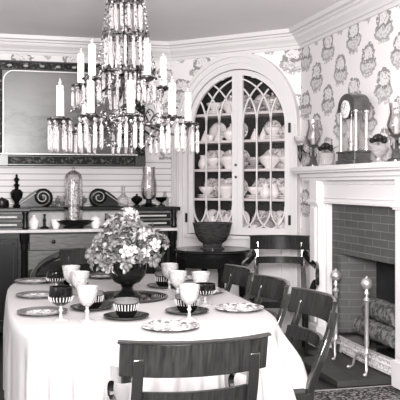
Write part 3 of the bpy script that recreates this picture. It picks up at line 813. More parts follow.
# things on the sideboard
def one(name, prof, mat, loc, label, cat, group=None, n=20, smooth=True):
    bm = B(); lathe(bm, prof, n=n); o = mk(name, bm, mat, None, smooth, loc=loc); return tag(o, label, cat, group)
ZD, ZU = .9575, 1.1505
t = thing('glass_dome', 'tall glass dome over a pale ornament at the sideboard centre', 'dome', (.695, 7.20, ZD))
bm = B(); lathe(bm, [(0, 0), (.095, 0), (.10, .012), (.055, .03), (.05, .05), (.09, .058), (.092, .068), (0, .07)]); mk('dark_stand', bm, 'side_dark', t)
bm = B(); R0 = [(.083, .07)] + [(.083, .09 + .07 * k) for k in range(6)] + [(.083 * math.cos(a), .44 + .085 * math.sin(a)) for a in [PI / 2 * i / 8 for i in range(1, 8)]]
lathe(bm, R0 + [(.012, .527), (.014, .545), (0, .56)]); mk('bell_glass', bm, 'dome', t)
bm = B(); lathe(bm, [(0, .071), (.05, .071), (.05, .19), (.035, .2), (.06, .22), (.062, .25), (.045, .3), (.055, .36), (.04, .41), (.02, .44), (0, .45)], n=18); mk('pale_ornament', bm, 'plate_light', t)
bm = B(); lathe(bm, [(0, 0), (.07, 0), (.075, .02), (.14, .045), (.175, .075), (.165, .075), (.12, .05), (0, .03)], n=24, sy=.45)
tag(mk('dark_dish', bm, 'side_dark', None, loc=(.70, 7.08, ZD)), 'low dark boat-shaped dish on the sideboard before the dome', 'dish')
one('finial_urn', [(0, 0), (.03, 0), (.035, .015), (.018, .03), (.022, .045), (.052, .09), (.058, .13), (.04, .155), (.015, .165), (.02, .185), (.03, .2), (.012, .215), (.018, .235), (.028, .25), (.01, .27), (.012, .29), (0, .30)], 'side_dark', (.19, 7.28, ZU), 'black urn with a tall finial on the sideboard upper shelf, left end', 'urn')
one('dark_box_jar', [(0, 0), (.06, 0), (.065, .02), (.06, .06), (.03, .08), (.01, .085), (0, .095)], 'side_dark', (.06, 7.25, ZU), 'low dark covered jar left of the black finial urn', 'jar')
def candlestick(x, y, z, label):
    t = thing('candlestick', label, 'candlestick', (x, y, z), 0, 'candlesticks on the sideboard')
    bm = B(); lathe(bm, [(0, 0), (.04, 0), (.04, .01), (.014, .025), (.01, .06), (.018, .075), (.009, .09), (.01, .12), (.02, .13), (0, .132)], n=16); mk('stick', bm, 'side_dark', t)
candlestick(.43, 7.12, ZD, 'small dark candlestick on the sideboard deck under the left scroll')
candlestick(.985, 7.12, ZD, 'small dark candlestick on the sideboard deck under the right scroll')
one('white_jar', [(0, 0), (.03, 0), (.045, .03), (.05, .07), (.03, .1), (.015, .11), (.018, .125), (0, .13)], 'china', (.335, 7.12, ZD), 'white china jar on the deck beside the left end drawers', 'jar')
one('white_cup', [(0, 0), (.025, 0), (.04, .04), (.045, .08), (.041, .08), (.035, .04), (0, .012)], 'china', (.53, 7.12, ZD), 'white cup on the sideboard deck just left of the dome', 'cup')
one('white_pot', [(0, 0), (.03, 0), (.05, .05), (.045, .09), (.02, .105), (0, .12)], 'china', (.885, 7.11, ZD), 'white covered pot on the sideboard deck right of the dome', 'pot')
one('white_beaker', [(0, 0), (.03, 0), (.038, .1), (.035, .1), (.028, .012), (0, .012)], 'china', (1.09, 7.15, ZD), 'white beaker on the deck near the right end drawers', 'beaker')
t = thing('hurricane_lamp', 'tall glass hurricane shade with candle on the sideboard right end', 'lamp', (1.40, 7.22, ZU))
bm = B(); lathe(bm, [(0, 0), (.075, 0), (.08, .012), (.03, .03), (.025, .06), (.06, .07), (0, .075)]); mk('foot', bm, 'side_dark', t)
bm = B(); lathe(bm, [(.055, .072), (.072, .11), (.075, .2), (.06, .28), (.06, .37), (.058, .37), (.058, .28), (.072, .2), (.069, .11), (.052, .074)]); mk('glass_shade', bm, 'dome', t)
bm = B(); lathe(bm, [(0, .075), (.02, .076), (.019, .27), (.004, .275), (0, .29)], n=12); mk('candle', bm, 'candle', t)
one('dark_footed_bowl', [(0, 0), (.035, 0), (.035, .008), (.01, .02), (.01, .035), (.05, .06), (.06, .085), (.055, .085), (.04, .062), (0, .045)], 'darkglass', (1.52, 7.22, ZU), 'small dark footed bowl at the sideboard right end, right of the hurricane shade', 'bowl')
one('dark_covered_bowl', [(0, 0), (.035, 0), (.035, .008), (.012, .02), (.05, .05), (.055, .075), (.03, .095), (.008, .1), (.012, .112), (0, .12)], 'darkglass', (1.285, 7.22, ZU), 'small dark covered bowl just left of the hurricane shade', 'bowl')
one('glass_decanter', [(0, 0), (.045, 0), (.05, .02), (.05, .08), (.02, .11), (.014, .15), (.02, .155), (.012, .16), (.02, .18), (0, .2)], 'glass_item', (1.17, 7.30, ZU), 'clear glass decanter beside the right scroll of the sideboard', 'decanter')
one('pale_bottle', [(0, 0), (.035, 0), (.038, .07), (.015, .1), (.014, .13), (.02, .135), (0, .14)], 'frost', (1.585, 7.36, ZU), 'pale glass bottle at the very right corner of the sideboard shelf', 'bottle')
one('glass_tumbler', [(0, 0), (.035, 0), (.045, .1), (.042, .1), (.032, .01), (0, .01)], 'glass_item', (.60, 7.36, ZU), 'clear tumbler on the upper shelf behind the dome, left side', 'glass')
one('glass_beaker', [(0, 0), (.035, 0), (.045, .1), (.042, .1), (.032, .01), (0, .01)], 'glass_item', (.77, 7.36, ZU), 'clear beaker on the upper shelf behind the dome, right side', 'glass')

# ------------------------------------------------------------------ round side table and bowl
st = thing('round_side_table', 'round dark side table with deep apron before the cupboard', 'table', (1.82, 6.50, 0), DROT)
bm = B(); lathe(bm, [(0, .772), (.325, .772), (.336, .78), (.336, .792), (.327, .8), (0, .8)], n=48); mk('tabletop', bm, 'mahogany_h', st)
bm = B(); lathe(bm, [(.29, .655), (.308, .655), (.312, .665), (.31, .772), (.29, .772)], n=48); mk('apron', bm, 'mahogany', st)
for k in range(4):
    a = PI / 4 + k * PI / 2; bm = B()
    lathe(bm, [(0, 0), (.016, 0), (.02, .03), (.017, .06), (.03, .45), (.026, .6), (.034, .66), (0, .66)], (.27 * math.cos(a), .27 * math.sin(a), 0), 14); mk('leg', bm, 'mahogany', st)
bl = one('punch_bowl', [(0, 0), (.105, 0), (.105, .012), (.085, .022), (.085, .045), (.12, .07), (.15, .12), (.165, .19), (.172, .215), (.176, .225), (.168, .225), (.155, .19), (.14, .12), (.1, .075), (0, .06)], wood('turned_bowl', .035, .15, (6, 6, 30), .5), (1.82, 6.50, .8005), 'large dark turned bowl on the round side table', 'bowl', n=40)

# ------------------------------------------------------------------ chairs
def chair(name, label, loc, rz, arms=False, flare=.33, top=.845, group='dining chairs', hoop=False):
    t = thing(name, label, 'chair', loc, rz, group)
    hw = .245
    st = top - .845
    def arc(u): return -.325 + .07 * u * u          # u in -1..1, rail curve in plan
    bm = B(); n = 18
    def slab(bm, z0, z1, th, w_, lean=.0, crown=0):
        ring = []
        for i in range(n + 1):
            u = -1 + 2 * i / n; x = u * w_; y = arc(u)
            zc = crown * (1 - u * u)
            ring.append([bm.verts.new(q) for q in ((x, y + lean, z0 ), (x, y - th + lean, z0), (x, y - th - .012 + 0, z1 + zc), (x, y - .012 + 0, z1 + zc))])
        for a, b_ in zip(ring, ring[1:]):
            for k in range(4): bm.faces.new((a[k], a[(k + 1) % 4], b_[(k + 1) % 4], b_[k]))
        bm.faces.new(ring[0][::-1]); bm.faces.new(ring[-1])
    slab(bm, top - .118, top - .008, .02, hw, .012)
    mk('crest_rail', bm, 'mahogany_x', t, True, .003)
    bm = B(); tube(bm, [(u * (hw + .004), arc(u) - .022, top - .006) for u in [-1 + 2 * i / 18 for i in range(19)]], .0085, 8, (1.5, .85)); mk('crest_bead', bm, 'mahogany_arm', t)
    bm = B(); 
    for i in range(n):
        u0, u1 = -1 + 2 * i / n, -1 + 2 * (i + 1) / n; y = lambda u: -.265 + .05 * u * u
        hexa(bm, [(u0 * .195, y(u0), st + .615), (u1 * .195, y(u1), st + .615), (u1 * .195, y(u1) - .016, st + .615), (u0 * .195, y(u0) - .016, st + .615), (u0 * .195, y(u0) - .012, st + .67), (u1 * .195, y(u1) - .012, st + .67), (u1 * .195, y(u1) - .03, st + .67), (u0 * .195, y(u0) - .03, st + .67)])
    mk('stay_rail', bm, 'mahogany_x', t)
    for s_ in (-1, 1):
        bm = B(); pts = curve([(s_ * .19, -.30, top - .055), (s_ * .192, -.275, .70), (s_ * .196, -.222, .57), (s_ * .198, -.18, .46), (s_ * .2, -.185, .38), (s_ * .2, -.23, .2), (s_ * .2, -.30, .004)], 5)
        tube(bm, pts, [.021] * 8 + [.024] * 10 + [.023] * 6 + [.019] * 7, 4, (.95, 1.2)); mk('back_stile', bm, 'mahogany_arm', t, True, .004)
        bm = B(); tube(bm, curve([(s_ * .2, .165, .44), (s_ * .2, .178, .3), (s_ * .2, .185, .15), (s_ * .2, .2, .004)], 4), [.026] * 4 + [.022] * 4 + [.018] * 5, 4); mk('front_leg', bm, 'mahogany', t, True, .004)
        bm = B(); box(bm, s_ * .215 - .014, s_ * .215 + .014, -.18, .18, .395, .445); mk('seat_rail', bm, 'mahogany_x', t, False, .003)
        if arms:
            bm = B(); f = flare
            pts = curve([(s_ * .202, -.27, .745 + st * .5), (s_ * (.2 + (f - .2) * .6), -.17, .728), (s_ * (.2 + (f - .2) * 1.0), -.03, .705), (s_ * f, .06, .675), (s_ * f, .095, .63), (s_ * f, .075, .585), (s_ * (.2 + (f - .2) * .8), .04, .57), (s_ * (.2 + (f - .2) * .5), .045, .5), (s_ * .215, .06, .43)], 5)
            if hoop:
                pts = curve([(s_ * .225, -.30, top - .035), (s_ * .33, -.24, top - .075), (s_ * .42, -.10, top - .125), (s_ * .45, .0, .70), (s_ * .43, .05, .60), (s_ * .37, .01, .53), (s_ * .25, .05, .43)], 6)
                pts = pts + pts[-1:] * 0
            tube(bm, pts, [.019] * len(pts) if hoop else [.032] * len(pts), 8 if hoop else 4, (1, 1.35) if hoop else (.5, 1.15)); mk('arm', bm, 'mahogany_arm', t, True, .003)
    for y0, y1 in ((.155, .19), (-.19, -.165)):
        bm = B(); box(bm, -.2, .2, y0, y1, .395, .445); mk('seat_rail', bm, 'mahogany_x', t, False, .003)
    bm = B(); box(bm, -.205, .205, -.165, .178, .43, .462); mk('seat', bm, 'seat', t, True, .012)
    return t
chair('dining_armchair', 'dark mahogany armchair with curved crest rail at the near table end', (.622, 2.70, 0), 0, True, .225, .865, 'armchairs')
GR = 'side chairs along the right of the table'
ch = chair('dining_chair', 'dark sabre-leg side chair at the near right corner, nearest the hearth', (1.150, 3.37, 0), PI / 2, group=GR)
dup(ch, 'dark side chair at the table right side, middle of the three', GR, (1.15, 3.95, 0))
dup(ch, 'dark side chair at the table right side, farthest of the three', GR, (1.15, 4.53, 0))
chair('dining_armchair', 'dark armchair with flaring arms at the far table end before the sideboard', (.70, 5.46, 0), PI, True, .40, .885, 'armchairs', True)
chair('dining_armchair', 'dark armchair against the wall under the cupboard right side', (2.20, 5.86, 0), PI - .347, True, .29, .93, 'armchairs')

# ------------------------------------------------------------------ dining table and cloth
TX, TY, TA, TB, TZ = .675, 4.15, .612, 1.125, .745
t = thing('dining_table', 'dining table hidden beneath the white tablecloth', 'table', (TX, TY, 0))
def sup(th, a, b, n=3.8):
    c_, s_ = math.cos(th), math.sin(th)
    return (a * math.copysign(abs(c_) ** (2 / n), c_), b * math.copysign(abs(s_) ** (2 / n), s_))
NT = 420
# points at equal steps along the table's rounded outline, with outward normals
dense = [sup(2 * PI * i / 24000, TA, TB) for i in range(24001)]
acc = [0]
for a, b_ in zip(dense, dense[1:]): acc.append(acc[-1] + math.hypot(b_[0] - a[0], b_[1] - a[1]))
PER = acc[-1]; EDGE = []; j = 0
for i in range(NT):
    t_ = PER * i / NT
    while acc[j + 1] < t_: j += 1
    f = (t_ - acc[j]) / ((acc[j + 1] - acc[j]) or 1)
    EDGE.append((dense[j][0] + (dense[j + 1][0] - dense[j][0]) * f, dense[j][1] + (dense[j + 1][1] - dense[j][1]) * f))
THS = list(range(NT))
bm = B(); prism(bm, [sup(2 * PI * i / 72, TA - .005, TB - .005) for i in range(72)], lambda x, y: (x, y, TZ - .03), lambda x, y: (x, y, TZ - .004)); mk('tabletop', bm, 'mahogany', t)
for sy in (-1, 1):
    bm = B(); lathe(bm, [(0, .1), (.1, .1), (.11, .13), (.06, .2), (.05, .3), (.09, .42), (.06, .55), (.06, .7), (.14, .715), (0, .715)], (0, sy * .48, 0), 20)
    for k in range(4):
        a = PI / 4 + k * PI / 2; d = Vector((math.cos(a), math.sin(a), 0)); tube(bm, curve([d * .06 + Vector((0, sy * .48, .18)), d * .2 + Vector((0, sy * .48, .15)), d * .32 + Vector((0, sy * .48, .02))], 4), .022, 8)
    mk('pedestal', bm, 'mahogany', t)
bm = B()
top = []
for f in (.25, .55, .8, .93, .985):
    top.append([bm.verts.new((TX + EDGE[th][0] * f, TY + EDGE[th][1] * f, TZ)) for th in THS])
cv_ = bm.verts.new((TX, TY, TZ))
NS = 18
rows = []
def smooth01(x): x = max(0, min(1, x)); return x * x * (3 - 2 * x)
rnd = [random.uniform(-1, 1) for _ in range(12)]
for s in range(NS + 1):
    q = s / NS; row = []
    for th in THS:
        ex, ey = EDGE[th]; x1, y1 = EDGE[(th + 3) % NT]; x0, y0 = EDGE[th - 3]; w2 = 2 * PI * th / NT
        tx, ty = x1 - x0, y1 - y0; L = math.hypot(tx, ty) or 1
        nx, ny = ty / L, -tx / L
        px, py = TX + ex, TY + ey
        # hem: low at the near end and left side, gathered up over the seats at right and far end
        rightness = smooth01((px - (TX + .48)) / .14) * smooth01((py - 3.06) / .24)
        far = smooth01((py - (TY + TB - .22)) / .15) * smooth01((px - .22) / .15)
        up = max(rightness, far)
        hem = .2 + .31 * up
        per = th
        arc_ = (px - py) * 0
        # arclength-like parameter for folds
        sl = ex * 1.0 if abs(ny) > abs(nx) else ey
        corner = smooth01((abs(ex) / TA - .45) / .35) * smooth01((abs(ey) / TB - .55) / .3)
        left = smooth01((TX - px) / .5); face = smooth01(-nx)
        fold = .6 * math.sin(w2 * 33 + 1.4 * math.sin(w2 * 6)) + .55 * math.sin(w2 * 19 + 1.2 * math.sin(w2 * 4 + 1)) + .42 * math.sin(w2 * 58 + 2 * math.sin(w2 * 9))
        amp = (.055 + .012 * corner) * (1 - .85 * up) * (1 - .86 * face)
        flare = (.03 * (1 - .9 * face) + .155 * (1 - left) * corner) * (1 - .9 * up)
        o_ = .008 * math.sin(min(1, q * 8) * PI / 2) + flare * q ** 1.1 + amp * fold * smooth01(q * 2.4) 
        z = TZ - (TZ - hem) * q + (-.0 if s else 0)
        if s == 0: o_ = 0
        row.append(bm.verts.new((px + nx * o_, py + ny * o_, z - (.004 if s == 0 else 0))))
    rows.append(row)
allr = top + rows
for i in range(NT): bm.faces.new((cv_, top[0][i], top[0][(i + 1) % NT]))
for a, b_ in zip(allr, allr[1:]):
    for i in range(NT):
        j = (i + 1) % NT; bm.faces.new((a[i], b_[i], b_[j], a[j]))
o = mk('tablecloth', bm, 'cloth', None, True)
for p in o.data.polygons: p.use_smooth = True
o.data.attributes.remove(o.data.attributes['sharp_edge']) if 'sharp_edge' in o.data.attributes else None
tag(o, 'long white tablecloth draped over the dining table in folds', 'tablecloth')

# ------------------------------------------------------------------ table setting
ZT = TZ + .001
def plate(x, y, r, mat, rim, label, group, name='dinner_plate', rimmat=None):
    t = thing(name, label, 'plate', (x, y, ZT), 0, group)
    bm = B(); lathe(bm, [(0, 0), (r * .6, 0), (r * .66, .004), (r * .66, .009), (r * .6, .006), (0, .005)], n=32); mk('well', bm, mat, t)
    bm = B(); lathe(bm, [(r * .655, .004), (r, .014), (r * 1.0, .018), (r * .655, .0095)], n=32); mk('rim', bm, rim, t)
PG = 'patterned dinner plates round the table'
plate(.714, 3.20, .122, 'plate_light', 'plate_pat', 'patterned plate at the near table end, behind the armchair crest', PG)
plate(.215, 3.72, .118, 'plate_light', 'plate_rim', 'dark-rimmed plate on the left side, nearest the camera', PG)
plate(.225, 4.30, .118, 'plate_light', 'plate_rim', 'dark-rimmed plate on the left side, middle one', PG)
plate(.235, 4.93, .118, 'plate_light', 'plate_rim', 'dark-rimmed plate on the left side, farthest one', PG)
plate(1.14, 3.59, .118, 'plate_light', 'plate_pat', 'patterned plate at the right side near corner of the table', PG)
plate(1.13, 4.22, .118, 'plate_light', 'plate_pat', 'patterned plate on the right side, middle one', PG)
plate(1.12, 4.82, .118, 'plate_light', 'plate_pat', 'patterned plate on the right side, farthest one', PG)
plate(.68, 5.08, .118, 'plate_light', 'plate_rim', 'plate at the far table end behind the flowers', PG)
SG = 'dark saucers under the finger bowls'
def fbowl(x, y, label, dl):
    plate(x, y, .104, 'plate_dark', 'plate_dark', dl, SG, 'dark_saucer')
    t = thing('finger_bowl', label, 'bowl', (x, y, ZT + .0065), 0, 'dark glass finger bowls')
    bm = B(); lathe(bm, [(0, 0), (.032, 0), (.044, .012), (.05, .03), (.046, .03), (.04, .016), (0, .008)], n=26); mk('base', bm, 'darkglass', t)
    bm = B(); lathe(bm, [(.05, .03), (.055, .055), (.056, .066), (.053, .066), (.046, .03)], n=26); mk('band', bm, 'darkglass', t)
    for j in range(24):
        a = j * 2 * PI / 24; bm = B(); e = Vector((math.cos(a), math.sin(a), 0))
        tube(bm, [e * .0505 + Vector((0, 0, .034)), e * .055 + Vector((0, 0, .053)), e * .0565 + Vector((0, 0, .062))], .0026, 5); mk('cut_flute', bm, 'china_grey', t)
    bm = B(); lathe(bm, [(.056, .066), (.057, .082), (.054, .082), (.053, .066)], n=26); mk('rim', bm, 'plate_rim', t)
fbowl(.575, 3.50, 'dark cut-glass finger bowl right before the flower urn', 'dark saucer under the finger bowl before the flower urn')
fbowl(.455, 3.80, 'dark finger bowl left of the urn behind the pale goblet', 'dark saucer left of the urn behind the pale goblet')
fbowl(.875, 3.57, 'dark finger bowl behind the nearest right goblet', 'dark saucer behind the nearest right goblet')
fbowl(.965, 4.50, 'dark finger bowl right of the flowers below a pale goblet', 'dark saucer right of the flowers')
fbowl(.44, 4.70, 'dark finger bowl on the far left by the pale goblets', 'dark saucer on the far left by the pale goblets')
def goblet(x, y, label, dark=False, h=.155):
    t = thing('dark_goblet' if dark else 'goblet', label, 'goblet', (x, y, ZT), 0, 'dark cut-glass goblets' if dark else 'pale pressed-glass goblets')
    k = h / .155
    bm = B(); lathe(bm, [(0, 0), (.036, 0), (.036, .004), (.008, .012), (.006, .035 * k), (.011, .045 * k), (.006, .055 * k), (.009, .066 * k), (0, .066 * k)], n=20); mk('stem', bm, 'frost', t)
    bm = B()
    if dark: 
        lathe(bm, [(0, .064 * k), (.02, .068 * k), (.045, .085 * k), (.054, .115 * k), (.05, .155 * k), (.047, .155 * k), (.05, .115 * k), (.04, .09 * k), (0, .075 * k)], n=24); mk('bowl', bm, 'darkglass', t)
        for j in range(22):
            a = j * 2 * PI / 22; bm = B(); e = Vector((math.cos(a), math.sin(a), 0))
            tube(bm, [e * .0465 + Vector((0, 0, .088 * k)), e * .0525 + Vector((0, 0, .099 * k)), e * .0545 + Vector((0, 0, .110 * k))], .0026, 5); mk('cut_flute', bm, 'china_grey', t)
    else: lathe(bm, [(0, .064 * k), (.015, .068 * k), (.037, .09 * k), (.045, .125 * k), (.05, .155 * k), (.047, .155 * k), (.042, .125 * k), (.034, .093 * k), (0, .075 * k)], n=24); mk('bowl', bm, 'frost', t)
goblet(.845, 3.405, 'pale goblet at front right, nearest the armchair')
goblet(.395, 3.47, 'pale goblet at front left beside the dark goblet')
goblet(.285, 3.535, 'dark cut goblet at front left between plate and pale goblet', True, .15)
goblet(.42, 4.02, 'pale goblet on the left behind the front left pair', h=.16)
goblet(.40, 4.28, 'pale goblet farther back on the left by the middle plate', h=.165)
goblet(.335, 4.50, 'dark cut goblet on the left between middle and far plates', True, .11)
goblet(.965, 4.36, 'pale goblet right of the flowers, before the dark finger bowl')
goblet(.93, 4.0, 'pale goblet right of the urn in the second row', h=.15)
goblet(1.02, 3.78, 'dark cut goblet on the right behind the front finger bowl', True, .11)
goblet(1.05, 3.98, 'wide pale goblet on the right behind the dark goblet', h=.145)
pl = thing('mirror_plateau', 'round mirrored tray under the dark flower urn', 'tray', (.685, 4.13, ZT))
bm = B(); lathe(bm, [(0, 0), (.205, 0), (.205, .007), (0, .008)], n=48); mk('mirror', bm, 'mirror_tray', pl)
bm = B(); lathe(bm, [(.205, 0), (.214, 0), (.216, .012), (.206, .014), (.204, .008)], n=48); mk('rim', bm, 'plate_dark', pl)
ur = thing('flower_urn', 'dark glass pedestal urn holding pale flowers at the table centre', 'urn', (.680, 4.11, ZT + .0085))
bm = B(); lathe(bm, [(0, 0), (.072, 0), (.072, .012), (.058, .026), (.036, .036), (.028, .05), (.036, .062), (0, .066)], n=28); mk('foot', bm, 'darkglass', ur)
bm = B(); lathe(bm, [(0, .06), (.03, .064), (.07, .082), (.096, .115), (.102, .15), (.106, .185), (.101, .185), (.096, .15), (.088, .12), (.06, .09), (0, .08)], n=30); mk('bowl', bm, 'darkglass', ur)
fl = thing('flower_bouquet', 'bushy bouquet of pale blooms in the dark urn', 'flowers', (.680, 4.11, ZT + .195))
bm = B()
for k in range(26):
    a = k * 2.4; r = .06 * math.sqrt(k / 26)
    tube(bm, curve([(r * .6 * math.cos(a), r * .6 * math.sin(a), -.09), (r * 1.4 * math.cos(a), r * 1.4 * math.sin(a), .04), (r * 2.4 * math.cos(a), r * 2.4 * math.sin(a), .16)], 3), .003, 5)
mk('stems', bm, 'leaf', fl)
rr = random.Random(3)
def bloom(bm, c, nrm, size):
    nrm = Vector(nrm).normalized(); a = nrm.orthogonal().normalized(); b_ = nrm.cross(a); ph = rr.uniform(0, 6)
    for k in range(5):
        t_ = ph + k * 2 * PI / 5; d = a * math.cos(t_) + b_ * math.sin(t_); s_ = nrm.cross(d)
        rowsv = []
        for (u, w_, h) in ((.1, .12, 0), (.45, .34, .16), (.8, .36, .22), (1.05, .14, .12)):
            rowsv.append([bm.verts.new(c + (d * u + s_ * v * w_ + nrm * (h + .06 * (1 - v * v) + (0.1 if v else 0))) * size) for v in (-1, 0, 1)])
        for p, q in zip(rowsv, rowsv[1:]):
            for i in range(2): bm.faces.new((p[i], p[i + 1], q[i + 1], q[i]))
    ball(bm, c + nrm * size * .12, size * .16, 6, 4)
def bq(px, py, dep):        # place in the bouquet: across, up, towards the back
    k = 4.14 / 780
    return Rv * ((px - 127) * k) + Fv * dep + Vector((0, 0, (262 - py) * k - .012))
CL = [(120, 222, .0, .055), (134, 230, -.05, .06), (106, 240, -.03, .06), (119, 243, -.12, .06), (147, 236, .03, .055), (158, 240, -.02, .05), (134, 252, -.12, .055), (104, 258, -.06, .055), (150, 254, -.05, .05), (119, 258, -.10, .05), (95, 252, .02, .04), (112, 224, .06, .045), (128, 214, .04, .035)]
leafpts = []
for (px, py, dep, rad) in CL:
  c0 = bq(px, py, dep); leafpts.append((c0, rad))
  for k in range(7):
    ct = 1 - 1.7 * (k + .5) / 7; sn = math.sqrt(max(0, 1 - ct * ct)); a = k * 2.39996 + px
    d = Vector((sn * math.cos(a), sn * math.sin(a), ct)); c = c0 + d * rad * rr.uniform(.75, 1.1)
    bm = B(); bloom(bm, c, d + Vector((rr.uniform(-.4, .4), rr.uniform(-.4, .4), .3)), rr.uniform(.026, .042))
    o = mk('bloom', bm, 'petal' if rr.random() < .55 else 'petal2', fl, True)
    md = o.modifiers.new('solid', 'SOLIDIFY'); md.thickness = .001
bm = B()
for k in range(210):
    ct = rr.uniform(-.8, 1); sn = math.sqrt(1 - ct * ct); a = rr.uniform(0, 2 * PI); d = Vector((sn * math.cos(a), sn * math.sin(a), ct)); R = rr.uniform(.5, 1.15)
    c0, rad = leafpts[k % len(leafpts)]; c = c0 + d * rad * R
    s_ = d.orthogonal().normalized(); s_ = Matrix.Rotation(rr.uniform(0, 6), 3, d) @ s_; L = rr.uniform(.03, .06); t_ = d.cross(s_)
    prism(bm, [(0, 0), (.35, .22), (.7, .2), (1, 0), (.7, -.2), (.35, -.22)], lambda u, v: c + s_ * u * L + t_ * v * L + d * (.3 * L * u * u), lambda u, v: c + s_ * u * L + t_ * v * L + d * (.3 * L * u * u + .001))
mk('leaves', bm, 'leaf', fl, False)

# ------------------------------------------------------------------ chandelier
CX, CY = .690, 4.213
chn = thing('chandelier', 'tiered crystal chandelier with candles and hanging prisms over the table', 'chandelier', (CX, CY, HC))
def cz(z): return z - HC
bm = B(); lathe(bm, [(0, cz(2.745)), (.07, cz(2.745)), (.06, cz(2.72)), (.02, cz(2.70)), (.008, cz(2.68)), (.008, cz(2.36)), (.03, cz(2.35)), (.012, cz(2.33)), (.011, cz(2.17)), (.03, cz(2.16)), (.013, cz(2.14)), (.013, cz(1.97)), (.04, cz(1.95)), (.016, cz(1.92)), (.016, cz(1.79)), (.05, cz(1.76)), (.075, cz(1.72)), (.06, cz(1.68)), (.02, cz(1.65)), (.03, cz(1.62)), (.012, cz(1.585)), (.018, cz(1.57)), (0, cz(1.55))], n=18); mk('stem', bm, 'brass_dark', chn)
bm = B(); lathe(bm, [(.05, cz(1.765)), (.09, cz(1.73)), (.10, cz(1.71)), (.075, cz(1.665)), (.03, cz(1.63)), (0, cz(1.62)), (0, cz(1.6))], n=20); mk('centre_bowl', bm, 'crystal_bead', chn)
TI = [(2.335, .085, .145, 14), (2.155, .112, .175, 16), (1.955, .15, .165, 20)]
for (z, r, L, n) in TI:
    bm = B(); 
    lathe(bm, [(r - .012, cz(z) - .006), (r + .01, cz(z) - .006), (r + .014, cz(z)), (r + .01, cz(z) + .012), (r - .008, cz(z) + .012)], n=32)
    for k in range(16): ball(bm, (r * 1.06 * math.cos(k * PI / 8), r * 1.06 * math.sin(k * PI / 8), cz(z) + .018), .011, 6, 4)
    for k in range(4): a = k * PI / 2; tube(bm, [(0, 0, cz(z)), (r * math.cos(a), r * math.sin(a), cz(z))], .005, 6)
    mk('prism_ring', bm, 'brass_dark', chn)
    for k in range(n):
        a = 2 * PI * (k + .5) / n; bm = B()
        lathe(bm, [(0, cz(z) - L), (.006, cz(z) - L + .015), (.0085, cz(z) - .02), (.004, cz(z) - .008), (0, cz(z) - .004)], (r * math.cos(a), r * math.sin(a), 0), 5)
        mk('column_prism', bm, 'crystal', chn, False)
def pos(r, deg): a = math.radians(deg); return Rv * (r * math.cos(a)) + Fv * (r * math.sin(a))
def arm(r, deg, zc, z0, nprism, Lp, hc, rb):
    p = pos(r, deg); d = p.normalized()
    bm = B(); tube(bm, curve([d * .05 + Vector((0, 0, cz(z0))), d * (r * .45) + Vector((0, 0, cz(z0) - .05)), d * (r * .8) + Vector((0, 0, cz(zc) - .06)), d * (r * .98) + Vector((0, 0, cz(zc) - .035)), p + Vector((0, 0, cz(zc) - .012))], 5), .0065, 8)
    # curl on top of the arm
    tube(bm, curve([d * (r * .5) + Vector((0, 0, cz(z0) - .05)), d * (r * .62) + Vector((0, 0, cz(z0) - .0)), d * (r * .52) + Vector((0, 0, cz(z0) + .03)), d * (r * .44) + Vector((0, 0, cz(z0) + .005))], 4), .0045, 6)
    mk('arm', bm, 'brass_dark', chn)
    bm = B(); lathe(bm, [(0, -.014), (.012, -.014), (rb * .6, -.004), (rb, .006), (rb * .98, .01), (.02, .004), (.024, .02), (0, .02)], p + Vector((0, 0, cz(zc))), 18)
    for k in range(8): a = k * PI / 4; ball(bm, p + Vector((rb * math.cos(a), rb * math.sin(a), cz(zc) + .004)), .008, 6, 4)
    mk('drip_pan', bm, 'brass_dark', chn)
    bm = B(); lathe(bm, [(0, .02), (.019, .02), (.018, hc), (.006, hc + .004), (0, hc + .004)], p + Vector((0, 0, cz(zc))), 14); c = mk('candle', bm, 'candle', chn)
    bm = B(); lathe(bm, [(0, hc + .004), (.006, hc + .006), (.0095, hc + .016), (.005, hc + .03), (0, hc + .042)], p + Vector((0, 0, cz(zc))), 10); mk('tip', bm, 'crystal', c)
    for k in range(nprism):
        a = 2 * PI * (k + .3) / nprism; q = p + Vector((rb * math.cos(a), rb * math.sin(a), cz(zc))); bm = B()
        ball(bm, q + Vector((0, 0, -.012)), .009, 6, 4)
        lathe(bm, [(0, -.022), (.005, -.03), (.0095, -.045), (.0085, -Lp + .015), (0, -Lp)][::-1], q, 5)
        mk('crystal_prism', bm, 'crystal', chn, False)
for dg in (-126, -60, 43, 105, 165): arm(.265, dg, 1.895, 1.93, 5, .12, .18, .045)
for dg in (-153, -113, -81, -45, 25, 63, 99, 135, 171): arm(.37, dg, 1.69, 1.72, 8, .165, .18, .058)
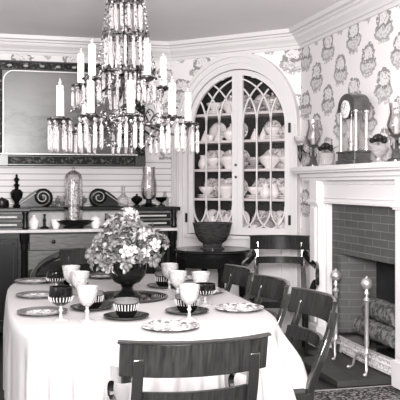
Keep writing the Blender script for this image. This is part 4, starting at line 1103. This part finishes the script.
# strings of beads from the crown to the arms and down the column
def beads(pts, rb=.0065, step=.017):
    bm = B(); P_ = curve(pts, 10); acc = 0; last = P_[0]; ball(bm, last, rb, 6, 4)
    for p in P_[1:]:
        if (p - last).length >= step: ball(bm, p, rb, 6, 4); last = p
    tube(bm, P_, .0012, 4)
    mk('bead_strand', bm, 'crystal_bead', chn)
for k in range(10):
    a = k * 2 * PI / 10; d = Vector((math.cos(a), math.sin(a), 0))
    beads([d * .05 + Vector((0, 0, cz(2.62))), d * .085 + Vector((0, 0, cz(2.45))), d * .11 + Vector((0, 0, cz(2.3))), d * .125 + Vector((0, 0, cz(2.17))), d * .155 + Vector((0, 0, cz(2.02))), d * .2 + Vector((0, 0, cz(1.93)))])
for k in range(10):
    a = k * 2 * PI / 10 + .3; d = Vector((math.cos(a), math.sin(a), 0)); d2 = Vector((math.cos(a + .63), math.sin(a + .63), 0))
    beads([d * .13 + Vector((0, 0, cz(1.94))), d * .2 + Vector((0, 0, cz(1.83))), d * .30 + Vector((0, 0, cz(1.755)))])
    beads([d * .26 + Vector((0, 0, cz(1.73))), (d + d2) * .13 + Vector((0, 0, cz(1.665))), d2 * .26 + Vector((0, 0, cz(1.73)))], .0065)
    beads([d * .24 + Vector((0, 0, cz(1.70))), d * .15 + Vector((0, 0, cz(1.58))), d * .03 + Vector((0, 0, cz(1.56)))], .007)

# ------------------------------------------------------------------ light, world, camera
w = bpy.data.worlds.new('world'); S.world = w; w.use_nodes = True
bg = w.node_tree.nodes['Background']; bg.inputs[0].default_value = (1, .985, .985, 1); bg.inputs[1].default_value = .75
def area(name, loc, target, sx, sy, power):
    l = bpy.data.lights.new(name, 'AREA'); l.shape = 'RECTANGLE'; l.size = sx; l.size_y = sy; l.energy = power; l.color = (1, .985, .985)
    o = bpy.data.objects.new(name, l); C.objects.link(o); o.location = loc
    o.rotation_euler = (Vector(target) - Vector(loc)).to_track_quat('-Z', 'Y').to_euler(); return o
area('added_side_light', (-2.15, 1.8, 1.6), (1.2, 4.4, .9), 1.4, 1.8, 28)  # added area light from the left, brings out the cloth folds
area('bounced_flash', (.2, .6, 1.75), (1.2, 5.2, 2.75), .8, .8, 250)
cam = bpy.data.cameras.new('camera'); co = bpy.data.objects.new('camera', cam); C.objects.link(co)
co.location = (0, 0, 1.35); co.rotation_euler = (PI / 2, 0, -TT)
cam.sensor_width = 36; cam.lens = 780 / 400 * 36; cam.shift_y = -15 / 400; cam.clip_start = .05
S.camera = co
S.view_settings.view_transform = 'Standard'; S.view_settings.look = 'None'; S.view_settings.gamma = 1; S.view_settings.use_curve_mapping = False
S.view_settings.exposure = .56
